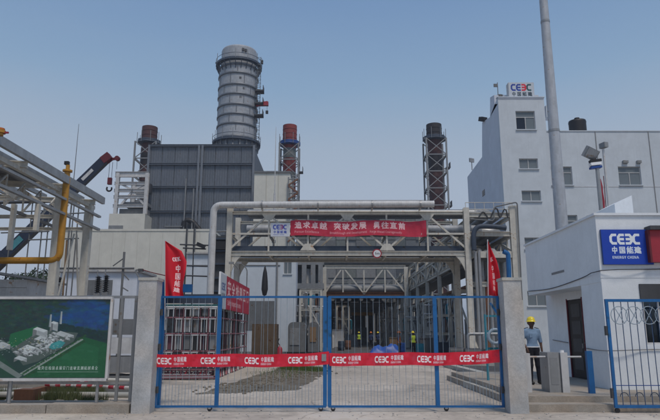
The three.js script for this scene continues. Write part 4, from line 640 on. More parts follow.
{ // beige house right of the boiler with scaffold
  const Z = 90, X = (px) => P(px, 200, Z).x, Y = (py) => P(270, py, Z).y, t = thing('beige_house', 'tall plain beige building right of the boiler block', 'building', V(X(272), 0, -Z - 6));
  new MB().box(X(253.8), X(290), 0, Y(173), -Z, -Z - 4.5).build('wall', M.creamWall, t); new MB().box(X(253.5), X(290.5), Y(173), Y(171.3), -Z + .2, -Z - 4.7).build('parapet', M.midGrey, t);
  for (const px of [266, 278]) new MB().box(X(px) - .04, X(px) + .04, 0, Y(173.2), -Z + .05, -Z).build('joint_strip', M.creamSeam, t);
  const ts = thing('ladder_tower', 'rusty scaffold ladder tower at the corner of the beige building', 'scaffold', V(X(293), 0, -Z + .5)); for (const px of [288.5, 293, 298]) new MB().tube(V(X(px), 0, -Z + .5), V(X(px), Y(px === 298 ? 174 : 178), -Z + .5), .12, 6).build('standard', M.grey, ts);
  for (let i = 0; i < 9; i++) { const y = Y(180 + i * 7); new MB().tube(V(X(288), y, -Z + .5), V(X(298.5), y, -Z + .5), .1, 6).build('ledger', M.grey, ts); new MB().bar(V(X(i % 2 ? 288.5 : 298), y, -Z + .6), V(X(i % 2 ? 298 : 288.5), y - 1, -Z + .6), .22).build('stair_flight', M.rust, ts); }
  const tm = thing('lightning_mast', 'thin white lightning mast in front of the beige building', 'mast', V(X(274), 0, -82)); const b0 = P(274, 230, 82), b1 = P(274, 127, 82); new MB().tube(V(b0.x, 0, -82), V(b0.x, b1.y * .68, -82), .22, 8, .14).tube(V(b0.x, b1.y * .68, -82), V(b0.x, b1.y, -82), .09, 6, .03).build('shaft', M.whiteMetal, tm); for (const f of [.45, .62]) new MB().tube(V(b0.x, b1.y * f, -82), V(b0.x, b1.y * f + .4, -82), .28, 8).build('collar', M.galv, tm);
}
// ---------- big silver stack ----------
{
  const Z = 112, c = P(238, 100, Z), Y = (py) => P(238, py, Z - 3.6).y, k = (w) => w / FOCAL * (P(238, 90, Z).clone().sub(V(0, EYE, 0)).length()) * .5, t = thing('exhaust_stack', 'tall silver ringed exhaust stack, largest of all', 'chimney', V(c.x, 0, -Z));
  const r = k(37), cx = c.x, base = V(cx, 0, -Z), yB = Y(138), yT = Y(64);
  const bands = [64, 72.5, 84, 93.5, 104, 113.5, 123, 136];
  for (let i = 0; i < bands.length - 1; i++) new MB().lathe(base, [[r * (i === 6 ? 1.04 : 1), Y(bands[i + 1])], [r, Y(bands[i])]], 40).build('shell_band', M.silver, t);
  bands.forEach((b, i) => { const rw = i === bands.length - 1 ? 1.0 : 1; new MB().lathe(base, [[r, Y(b) - .17], [r * 1.05, Y(b) - .17], [r * 1.05, Y(b) + .17], [r, Y(b) + .17]], 40).build('stiffener_ring', M.silverRing, t); });
  for (let i = 0; i < 9; i++) { const a = -Math.PI / 2 + (i - 4) * .36 + .1; for (let j = 0; j < bands.length - 1; j++) { if ((i + j) % 2) continue; const x = cx + Math.sin(a + Math.PI / 2) * r * 1.005, z = -Z + Math.cos(a + Math.PI / 2) * r * 1.005; new MB().box(x - .06, x + .06, Y(bands[j + 1]) + .3, Y(bands[j]) - .3, z - .06, z + .06).build('seam', M.silverRing, t); } }
  new MB().lathe(base, [[r * .93, Y(64)], [r * .93, Y(45.5)], [r * .9, Y(44)], [r * .85, Y(44)], [r * .85, Y(50)]], 40).build('crown', M.silver, t);
  const platform = (py, rw, n) => { const y = Y(py), o = new MB().lathe(base, [[r, y], [r * rw, y], [r * rw, y + .25], [r, y + .25]], 40).lathe(base, [[r * rw - .05, y + .25], [r * rw, y + .25], [r * rw, y + .5], [r * rw - .05, y + .5]], 40).build('platform', M.navySteel, t); new MB().lathe(base, [[r * rw - .05, y + 1.25], [r * rw, y + 1.25], [r * rw, y + 1.33], [r * rw - .05, y + 1.33]], 40).build('handrail', M.navySteel, t); for (let i = 0; i < 24; i++) { const a = i / 24 * 6.283; new MB().bar(V(cx + Math.sin(a) * r, y - 1.6, -Z + Math.cos(a) * r), V(cx + Math.sin(a) * r * rw, y, -Z + Math.cos(a) * r * rw), .12).build('bracket', M.navySteel, t); } for (let i = 0; i < n; i++) { const a = i / n * 6.283; new MB().tube(V(cx + Math.sin(a) * r * rw, y + .25, -Z + Math.cos(a) * r * rw), V(cx + Math.sin(a) * r * rw, y + 2.2, -Z + Math.cos(a) * r * rw), .05, 5).build('handrail_post', M.grey, t); } };
  platform(60.5, 1.2, 12); platform(140, 1.22, 14);
  new MB().lathe(base, [[r * 1.08, 34], [r * 1.08, Y(139)]], 40).build('skirt', M.silverRing, t);
  for (let i = 0; i < 20; i++) { const a = i / 20 * 6.283; new MB().bar(V(cx + Math.sin(a) * r * 1.1, Y(146), -Z + Math.cos(a) * r * 1.1), V(cx + Math.sin(a) * r * 1.1, Y(139.5), -Z + Math.cos(a) * r * 1.1), .25).build('skirt_rib', M.grey, t); }
  // caged ladder with rest platforms on the right
  const lx = cx + r * 1.1, lz = -Z + r * .35; for (const s of [-.35, .35]) new MB().tube(V(lx + s, Y(138), lz), V(lx + s, Y(52), lz), .06, 5).build('ladder_rail', M.grey, t);
  for (let i = 0; i < 24; i++) { const y = Y(138) + (Y(54) - Y(138)) * i / 23; new MB().geo(new THREE.TorusGeometry(.45, .05, 4, 12).rotateX(Math.PI / 2), new THREE.Matrix4().makeTranslation(lx, y, lz + .35)).build('cage_hoop', M.grey, t); }
  for (const py of [88.5, 101, 113]) new MB().box(lx - .6, lx + 1.1, Y(py), Y(py) + .25, lz - .6, lz + 1.2).box(lx + 1.0, lx + 1.1, Y(py), Y(py) + 1.2, lz - .6, lz + 1.2).build('rest_platform', M.darkGrey, t);
  const jl = thing('jib_hoist', 'small red jib hoist on the side of the silver stack', 'hoist', V(lx, Y(104), lz)); new MB().bar(V(lx - .4, Y(101), lz), V(lx + 1.9, Y(98.3), lz), .5, .6).build('arm', M.redPaint, jl); new MB().cbox(V(lx + 1.5, Y(99.5), lz), 1.1, .8, .7).build('winch', M.redPaint, jl); new MB().tube(V(lx + 1.8, Y(99), lz), V(lx + 1.8, Y(107.5), lz), .03, 4).build('rope', M.black, jl); new MB().cbox(V(lx + 1.8, Y(108), lz), .5, .6, .4).build('hook_block', M.black, jl); new MB().bar(V(lx - .4, Y(104), lz), V(lx - .3, Y(99), lz), .3).build('post', M.darkGrey, jl);
  [47.5, 62].forEach(() => {}); for (const [a, py] of [[.35, 49], [.5, 49.5], [.25, 78], [.45, 88], [.3, 97]]) new MB().cbox(V(cx + Math.sin(a) * r * .96, Y(py), -Z + Math.cos(a) * r * .96), .45, .5, .3, a).build('port', M.darkGrey, t);
  for (const [s, py] of [[-1.18, 57], [1.2, 55], [1.2, 57]]) new MB().tube(V(cx + s * r, Y(py + 4), -Z), V(cx + s * r, Y(py - 3), -Z), .06, 5).cbox(V(cx + s * r, Y(py - 2), -Z), .5, .3, .5).build('beacon', M.darkGrey, t);
}
// ---------- three banded stacks ----------
function bandStack(pxc, w, bands, platPy, Z, label, topPy, legs, plat) {
  const c = P(pxc, 160, Z), Y = (py) => P(pxc, py, Z - 1.5).y, k = P(pxc, 160, Z).clone().sub(V(0, EYE, 0)).length() / FOCAL * .985, r = w / 2 * k, base = V(c.x, 0, -Z), t = thing('banded_stack', label, 'chimney', V(c.x, 0, -Z), 'banded stacks');
  let prev = topPy; bands.forEach(([py, m], i) => { const f = i === 0 ? 1.02 : .93; new MB().lathe(base, [[r * f, py > 300 ? 0 : Y(py)], [r * f, Y(prev)], ...(i === 0 ? [[r * .9, Y(prev)], [r * .9, Y(prev + 6)]] : [])], 24).build('shell_band', m, t); prev = py; });
  const y = Y(platPy), pw = r * 1.55; new MB().lathe(base, [[r * .95, y], [pw, y], [pw, y + .3], [r * .95, y + .3]], 8).build('platform', plat, t); new MB().lathe(base, [[pw - .06, y + .3], [pw, y + .3], [pw, y + .75], [pw - .06, y + .75]], 8).build('guard', plat, t);
  for (let i = 0; i < 8; i++) { const a = i / 8 * 6.283 + .39; new MB().tube(V(c.x + Math.sin(a) * pw, y, -Z + Math.cos(a) * pw), V(c.x + Math.sin(a) * pw, y + 2.3, -Z + Math.cos(a) * pw), .06, 5).build('handrail_post', M.grey, t); }
  const lw = legs * k; for (const sx of [-1, 1]) for (const sz of [-1, 1]) new MB().bar(V(c.x + sx * lw, 0, -Z + sz * lw), V(c.x + sx * lw, y, -Z + sz * lw), .3).build('tower_leg', M.grey, t);
  const step = 17 * k; for (let yy = y - step; yy > 4; yy -= step) { for (const sz of [-1, 1]) { new MB().bar(V(c.x - lw, yy, -Z + sz * lw), V(c.x + lw, yy, -Z + sz * lw), .2).build('tower_beam', M.grey, t); new MB().bar(V(c.x - lw, yy, -Z + sz * lw), V(c.x + lw, yy + step, -Z + sz * lw), .15).bar(V(c.x + lw, yy, -Z + sz * lw - .02), V(c.x - lw, yy + step, -Z + sz * lw - .02), .15).build('tower_brace', M.grey, t); } for (const sx of [-1, 1]) new MB().bar(V(c.x + sx * lw, yy, -Z - lw), V(c.x + sx * lw, yy, -Z + lw), .3).build('tower_beam', M.grey, t); }
  for (const yy of [y - 6, y - 14]) new MB().box(c.x + lw, c.x + lw + .9, yy, yy + .2, -Z - .5, -Z + 1).box(c.x + lw + .8, c.x + lw + .9, yy, yy + 1.2, -Z - .5, -Z + 1).build('landing', M.darkGrey, t);
  for (let i = 0; i < 3; i++) new MB().lathe(base, [[r * .95, Y(topPy + 4 + i * 4.5)], [r * 1.05, Y(topPy + 4 + i * 4.5)], [r * 1.05, Y(topPy + 4.5 + i * 4.5)], [r * .95, Y(topPy + 4.5 + i * 4.5)]], 24).build('ring', bands[0][1], t);
}
bandStack(148, 14.5, [[140, M.stackBrown], [152, M.stackBrown], [164, M.stackBlack], [180, M.stackBrown], [400, M.stackBlack]], 142, 116, 'dark red-brown stack left of the boiler block', 125, 10, M.navySteel);
bandStack(289.5, 14, [[139, M.stackRed], [147, M.stackRed], [157, M.stackGrey], [171, M.stackRed], [182, M.stackGrey], [196, M.stackRed], [400, M.stackGrey]], 143.5, 118, 'red and grey banded stack right of the silver stack', 123.5, 9.5, M.blueDeep);
bandStack(435, 15, [[136, M.stackBlack], [153, M.stackBrown], [170, M.stackBlack], [187, M.stackBrown], [400, M.stackBrown]], 138.5, 116, 'dark banded stack in a lattice tower left of the office block', 122.5, 9.8, M.navySteel);
// ---------- halls ----------
{ // beige hall, clad in tall sheets
  const Z = 62, X = (px) => P(px, 250, Z).x, Y = (py) => P(140, py, Z).y, x0 = X(62), x1 = X(212), y1 = Y(230), t = thing('beige_hall', 'long low beige hall in front of the boiler block', 'building', V((x0 + x1) / 2, 0, -Z - 6));
  new MB().box(x0 + .1, x1 - .1, 0, y1 - .1, -Z - .15, -Z - 12).build('core', M.creamSeam, t);
  const tones = [M.creamWall, mat(.70, .685, .61, { tex: 'plaster', rough: .7 }), mat(.72, .705, .632, { tex: 'plaster', rough: .7 })]; tones[1].name = 'creamWall_b'; tones[2].name = 'creamWall_c';
  for (let i = 0; i < 12; i++) { const a = x0 + (x1 - x0) * i / 12, b = x0 + (x1 - x0) * (i + 1) / 12; new MB().box(a + .006, b - .006, .3, y1 - .12, -Z, -Z - .14).build('cladding_sheet', tones[i % 3], t); }
  new MB().box(x0 - .05, x1 + .05, y1 - .12, y1 + .1, -Z + .06, -Z - 12).build('roof_edge', M.creamWall, t);
  for (const px of [187, 195]) new MB().tube(V(X(px), 0, -Z + .3), V(X(px), Y(229), -Z + .3), .09, 6).build('downpipe', M.midGrey, t);
}
{ // white store behind the bridge
  const Z = 55, X = (px) => P(px, 280, Z).x, Y = (py) => P(250, py, Z).y, x0 = X(186), x1 = X(296), y1 = Y(254), t = thing('white_store', 'low white building seen under the bridge', 'building', V((x0 + x1) / 2, 0, -Z - 3));
  const hole = [X(283.5), X(291.5), Y(274), Y(259.5)]; wallHoles(new MB(), x0, x1, 0, y1, -Z, .25, [hole]).build('front_wall', M.white, t); new MB().box(x0, x1, 0, y1 - .02, -Z - .26, -Z - 2.6).build('core', M.whiteSide, t); windowAt(t, hole, -Z - .1, false, false);
  new MB().box(x0 - .1, x1 + .1, y1, y1 + .15, -Z + .25, -Z - 3).build('roof_slab', M.paleConcrete, t); new MB().box(x0, X(280), Y(265.8), Y(265), -Z + .06, -Z).build('conduit', M.midGrey, t); new MB().tube(V(X(277), 0, -Z + .1), V(X(277), y1, -Z + .1), .08, 8).build('downpipe', M.grey, t);
  new MB().box(X(245), X(275), Y(330), Y(301), -Z + .04, -Z).build('door', M.midGrey, t);
}
{ // dark equipment between header pipe and bridge column
  const Z = 44, X = (px) => P(px, 270, Z).x, Y = (py) => P(217, py, Z).y, t = thing('equipment_tower', 'dark steel equipment tower behind the header pipe', 'equipment', V(X(217), 0, -Z - 1));
  new MB().box(X(210), X(225), 0, Y(236), -Z, -Z - 2.4).build('housing', M.darkGrey, t); for (const py of [240, 252, 265, 279, 292]) new MB().box(X(209), X(226), Y(py), Y(py - 1.6), -Z + .25, -Z - 2.5).build('platform', M.navySteel, t); new MB().cbox(V(X(220), Y(246), -Z + .2), .9, .6, .3).build('panel', M.black, t);
  for (const px of [209, 226]) new MB().tube(V(X(px), 0, -Z + .2), V(X(px), Y(233), -Z + .2), .06, 6).build('post', M.midGrey, t);
}
{ // grey concrete compartment with ducts
  const Z = 64, X = (px) => P(px, 290, Z).x, Y = (py) => P(305, py, Z).y, t = thing('concrete_bay', 'grey concrete bay left of the inner truss', 'building', V(X(306), 0, -Z - 3)), x0 = X(293), x1 = X(321);
  new MB().box(x0, x1, 0, Y(262), -Z - 2.5, -Z - 7).build('back_wall', M.midGrey, t); for (const px of [293.5, 304, 313, 320.5]) new MB().box(X(px) - .25, X(px) + .25, 0, Y(262), -Z, -Z - .6).build('column', M.grey, t); for (const py of [262, 286, 309]) new MB().box(x0 - .3, x1 + .3, Y(py) - .3, Y(py) + .3, -Z - .03, -Z - 2.5).build('slab', M.grey, t);
  new MB().tube(V(X(307), Y(284), -Z - 1.2), V(X(307), Y(268), -Z - 1.2), .55, 14).build('vessel', M.whiteMetal, t);
  const t2 = thing('generator_set', 'grey enclosed generator with rounded top beside the bay', 'generator', V(P(305, 330, 50).x, 0, -50)); const gX = (px) => P(px, 330, 50).x, gY = (py) => P(300, py, 50).y;
  const arch = (a, b, z) => { const s = new THREE.Shape(); const r = .5, h = gY(322); s.moveTo(a, .12); s.lineTo(b, .12); s.lineTo(b, h - r); s.quadraticCurveTo(b, h, b - r, h); s.lineTo(a + r, h); s.quadraticCurveTo(a, h, a, h - r); s.closePath(); return new MB().geo(new THREE.ExtrudeGeometry(s, { depth: 3, bevelEnabled: false }), new THREE.Matrix4().makeTranslation(0, 0, -z - 3)); };
  arch(gX(288), gX(306), 50).build('enclosure', M.midGrey, t2); arch(gX(308), gX(319), 50).build('enclosure', M.midGrey, t2); new MB().box(gX(290), gX(300), gY(345), gY(328), -49.95, -50).build('grille', M.grey, t2); new MB().box(gX(310), gX(316), gY(342), gY(327), -49.95, -50).build('hatch', M.tan, t2); new MB().box(gX(287), gX(320), 0, .12, -49.8, -53).build('skid', M.black, t2);
}
{ // large grey hall that closes the corridor
  const Z = 128, X = (px) => P(px, 250, Z).x, Y = (py) => P(380, py, Z).y, x0 = X(296), x1 = X(436), t = thing('turbine_hall', 'wide grey hall closing the far end of the corridor', 'building', V((x0 + x1) / 2, 0, -Z - 15));
  const yo = Y(311); new MB().box(x0, x1, yo, Y(207), -Z - .3, -Z - 30).build('core', M.grey, t); for (const [a, b] of [[x0, x0 + .4], [x1 - .4, x1]]) new MB().box(a, b, 0, yo, -Z - .3, -Z - 30).build('side_wall', M.grey, t); new MB().box(x0 + .4, x1 - .4, 0, yo, -Z - 29.6, -Z - 30).build('back_wall', M.grey, t); for (let i = 1; i < 6; i++) { const x = x0 + (x1 - x0) * i / 6; new MB().box(x - .3, x + .3, 0, yo, -Z - .4, -Z - 1).build('column', M.midGrey, t); }
  const rows = [207, 222, 240, 262, 285, 310].map(Y);
  for (let i = 0; i < 14; i++) for (let j = 0; j < 5; j++) { if ((i * 3 + j) % 7 === 3 && j > 0) continue; const a = x0 + (x1 - x0) * i / 14, b = x0 + (x1 - x0) * (i + 1) / 14; new MB().box(a + .04, b - .04, rows[j + 1] + .06, rows[j] - .06, -Z, -Z - .3).build('panel', [M.grey, M.midGrey, M.stackGrey][(i + j * 2) % 3], t); }
  new MB().box(x0 - .6, x1 + .6, Y(207), Y(201), -Z + 1, -Z - 31).build('roof_edge', M.whiteMetal, t);
  for (const [a, b] of [[318, 344], [352, 380]]) new MB().box(X(a), X(b), Y(219), Y(213), -Z + .2, -Z).build('rooflight', M.whiteMetal, t);
}
// ---------- left shelter (open steel frame with gutter) ----------
{
  const XS = -12.2, at = (px, py) => PX(px, py, XS), zN = -17.2, zF = PX(103, 205, XS).z, yt = 8.72, t = thing('steel_shelter', 'open cream and grey steel shelter frame at the far left', 'shelter', V(XS - 3, 0, -25));
  const cols = [PX(57, 240, XS - .28).z, PX(86, 250, XS - .28).z, -19.2];
  for (const [i, z] of cols.entries()) for (const dx of [0, -7]) { const c = new MB().box(XS + dx - .18 - .28, XS + dx + .18 - .28, 0, yt - .55, z - .17, z + .17).build('column', M.cream, t); new MB().box(XS + dx - .7, XS + dx + .14, 0, .06, z - .35, z + .35).build('base_plate', M.galv, c); }
  new MB().box(XS - .06, XS + .1, yt - .3, yt + .06, zN, zF).build('gutter', M.galv, t); new MB().box(XS - .16, XS - .062, yt - .02, yt + .14, zN, zF + .4).build('gutter_lip', M.darkGrey, t);
  for (const [y, r] of [[7.68, .06], [7.0, .065]]) new MB().box(XS - .08, XS + .08, y - r, y + r * .7, zN, zF + .3).build('girt', M.galv, t);
  new MB().box(XS - .42, XS - .24, yt - .68, yt - .5, zN, zF + .4).build('eaves_beam', M.cream, t); new MB().box(XS - 1.9, XS - 1.8, 6.9, 7.02, zN, zF + 1).build('lower_beam', M.midGrey, t); for (let i = 0; i < 9; i++) { const za = zN + (zF - zN) * i / 9, zb = zN + (zF - zN) * (i + 1) / 9; new MB().bar(V(XS - 1.85, 7.02, za), V(XS - 1.85, yt - .3, zb), .07).build('truss_web', M.cream, t); new MB().bar(V(XS - 1.85, yt - .3, za), V(XS - 1.85, 7.02, za), .06).build('truss_web', M.cream, t); }
  for (const z of [...cols, (cols[0] + cols[2]) / 2]) { new MB().ibeam(V(XS, yt - .42, z), V(XS - 7.3, yt + .02, z), .18, .26).build('rafter', M.cream, t); new MB().bar(V(XS - .3, yt - 1.8, z), V(XS - 2.2, yt - .5, z), .16).build('knee_brace', M.cream, t); new MB().ibeam(V(XS - .4, 6.9, z), V(XS - 7.2, 6.9, z), .12, .16, .02).build('tie_beam', M.cream, t); }
  for (let i = 0; i < 7; i++) new MB().box(XS - 1 - i, XS - .85 - i, yt - .2 + i * .07, yt + i * .07, zN, zF + .4).build('purlin', M.galv, t);
  new MB().box(XS - 7.3, XS - 1.4, yt + .1, yt + .16, zN, zF + 2.4).build('roof_sheet', M.galv, t);
  for (const [px, y0] of [[14, 6.2], [38, 5.9]]) { const p = P(px, 210, 24); new MB().box(p.x - .08, p.x + .08, P(px, 250, 24).y + (px > 20 ? .8 : 0), 6.9, -23.9, -24.1).build('hanger', M.cream, t); }
  for (const z of [cols[0] + .4, cols[1] - .4]) new MB().bar(V(XS - .3, .2, z), V(XS - .3, 6.4, z > -27 ? z - 2.2 : z + 1.6), .07).build('stay', M.cream, t);
}
{ // yellow gas pipe
  const Z = 26.6, c = P(64, 210, Z), e = P(60.5, 260.5, Z), l = P(-30, 264, Z), t = thing('gas_pipe', 'yellow gas pipe climbing the shelter column', 'pipe', V(c.x, e.y - .2, -Z));
  const x = c.x, yt = P(66, 178, Z).y; new MB().path([V(l.x, e.y, -Z), V(x, e.y, -Z), V(x, yt, -Z)], .155, 14, .4).build('pipe_run', M.yellow, t);
  new MB().tube(V(x, yt, -Z), V(x, yt + .3, -Z), .13, 12).build('spool', M.yellow, t); new MB().tube(V(x, yt + .3, -Z), V(x, yt + .38, -Z), .22, 14).build('flange', M.yellow, t); new MB().tube(V(x, yt + .38, -Z), V(x, yt + .62, -Z), .09, 10).build('vent_tip', M.yellow, t); new MB().cbox(V(x - .06, yt + .72, -Z), .2, .16, .16).build('cap', M.black, t);
  const Z2 = 20.4, q = P(0.5, 130, Z2), t2 = thing('vent_tip', 'yellow vent pipe tip above the shelter roof at the left edge', 'pipe', V(q.x, 8.7, -Z2)); new MB().tube(V(q.x, 8.66, -Z2), V(q.x, q.y, -Z2), .12, 12).build('pipe_run', M.yellow, t2); new MB().tube(V(q.x, q.y - .12, -Z2), V(q.x, q.y - .02, -Z2), .19, 12).build('flange', M.yellow, t2); new MB().cbox(V(q.x + .2, q.y - .1, -Z2), .22, .06, .06).build('valve_handle', M.redPaint, t2); new MB().tube(V(q.x, q.y, -Z2), V(q.x, q.y + .06, -Z2), .15, 12).build('cap', M.orange, t2);
}
// ---------- mobile crane, mostly hidden at the left ----------
{
  const Z = 46, a = P(-52, 311, Z), b = P(104.5, 160.5, Z), d = b.clone().sub(a), t = thing('mobile_crane', 'mobile crane with raised dark blue boom and red tip', 'crane', V(a.x, 0, -Z));
  const m1 = a.clone().addScaledVector(d, .36), m2 = a.clone().addScaledVector(d, .68);
  new MB().bar(a, m1, .7, .95).build('boom_section', M.boom, t); new MB().bar(m1, m2, .6, .8).build('boom_section', M.boom, t); new MB().bar(m2, b, .5, .66).build('boom_section', M.boom, t);
  const s1 = a.clone().addScaledVector(d, .40), s2 = a.clone().addScaledVector(d, .47); new MB().bar(s1.clone().add(V(0, 0, .33)), s2.clone().add(V(0, 0, .33)), .03, .5).build('stripe', M.boomStripe, t); const s3 = a.clone().addScaledVector(d, .86), s4 = a.clone().addScaledVector(d, .93); new MB().bar(s3.clone().add(V(0, 0, .275)), s4.clone().add(V(0, 0, .275)), .03, .26).build('stripe', M.whiteMetal, t);
  const h = P(107, 158.5, Z); new MB().cbox(h, .75, .62, .6, 0, 0, .7).build('boom_head', M.maroon, t); new MB().bar(h.clone().add(V(.1, -.1, 0)), P(117, 158.5, Z), .16, .18).build('runner_arm', M.maroon, t); const sh = P(117.5, 158.5, Z); new MB().tube(sh.clone().add(V(0, 0, -.15)), sh.clone().add(V(0, 0, .15)), .2, 14).build('sheave', M.maroon, t);
  const hk = P(110, 180, Z); for (const o of [-.12, .12]) new MB().tube(V(hk.x + o, hk.y, -Z), V(hk.x + o, h.y - .3, -Z), .018, 4).build('hoist_rope', M.black, t); new MB().cbox(V(hk.x, hk.y - .1, -Z), .3, .55, .26).build('hook_block', M.maroon, t); new MB().geo(new THREE.TorusGeometry(.2, .07, 6, 14, 4.4).rotateZ(2.4), new THREE.Matrix4().makeTranslation(hk.x, hk.y - .72, -Z)).build('hook', M.black, t); new MB().tube(V(sh.x, sh.y - .9, -Z), V(sh.x, sh.y - .2, -Z), .016, 4).build('hoist_rope', M.black, t);
  new MB().cbox(V(a.x - 1.2, 1.95, -Z), 4.2, 1.3, 2.4).build('turntable', M.boom, t); new MB().cbox(V(a.x + .9, 2.4, -Z + .9), 1.3, 1.5, .9).build('cab', M.paneDark, t); new MB().cbox(V(a.x - 1, .95, -Z), 10.5, .7, 2.4).build('carrier', M.yellow, t);
  for (let i = 0; i < 4; i++) for (const s of [-1, 1]) new MB().tube(V(a.x - 5 + [0, 1.5, 5.5, 7][i], .56, -Z + s * 1.0 - .18), V(a.x - 5 + [0, 1.5, 5.5, 7][i], .56, -Z + s * 1.0 + .18), .55, 18).build('wheel', M.black, t);
  new MB().tube(V(a.x + .4, 2.4, -Z), a.clone().addScaledVector(d, .2), .16, 10).build('lift_ram', M.galv, t); new MB().cbox(a.clone().add(V(0, -.3, 0)), .9, 1.6, 1.0).build('boom_pivot', M.boom, t);
}
{ // scaffold behind the shelter
  const Z = 33, X = (px) => P(px, 230, Z).x, Y = (py) => P(40, py, Z).y, t = thing('scaffold', 'tube scaffold standing behind the steel shelter', 'scaffold', V(X(45), 0, -Z));
  for (const px of [11, 30, 42, 48, 72, 77]) new MB().tube(V(X(px), 0, -Z), V(X(px), Y(px < 60 ? 203 : 195), -Z), .035, 6).build('standard', M.midGrey, t);
  for (const [a, b, py] of [[-8, 50, 203], [2, 50, 233], [30, 80, 240], [65, 92, 214], [18, 50, 212]]) new MB().tube(V(X(a), Y(py), -Z + .05), V(X(b), Y(py - 1.5), -Z + .05), py === 203 ? .09 : .04, 6).build('ledger', py === 203 ? M.darkGrey : M.midGrey, t);
  new MB().tube(V(X(68), Y(240), -Z), V(X(70), 0, -Z), .05, 6).build('raker', M.tan, t);
  const tm = thing('lightning_rod', 'tall thin lightning rod beside the crane boom', 'mast', V(P(78, 200, 58).x, 0, -58)); const q = P(79, 124, 58); new MB().tube(V(q.x, 0, -58), V(q.x, q.y * .72, -58), .12, 6, .07).tube(V(q.x, q.y * .72, -58), V(q.x, q.y, -58), .045, 6, .02).build('shaft', M.midGrey, tm);
  const t3 = thing('scaffold', 'thin twin scaffold poles in front of the beige hall', 'scaffold', V(P(191, 240, 47).x, 0, -47)); for (const px of [187, 194.5]) new MB().tube(V(P(px, 260, 47).x, 0, -47), P(px, 222, 47), .05, 6).build('standard', M.darkGrey, t3); for (const [py, a, b] of [[244.5, 180, 214], [248, 183, 206], [265.5, 187, 212], [275.5, 182, 212]]) new MB().tube(P(a, py, 46.9), P(b, py + 1, 46.9), .06, 6).build('ledger', M.darkGrey, t3); new MB().cbox(P(201, 245.5, 46.8), .7, .3, .3, 0, 0, -.4).build('clamp', M.black, t3);
}
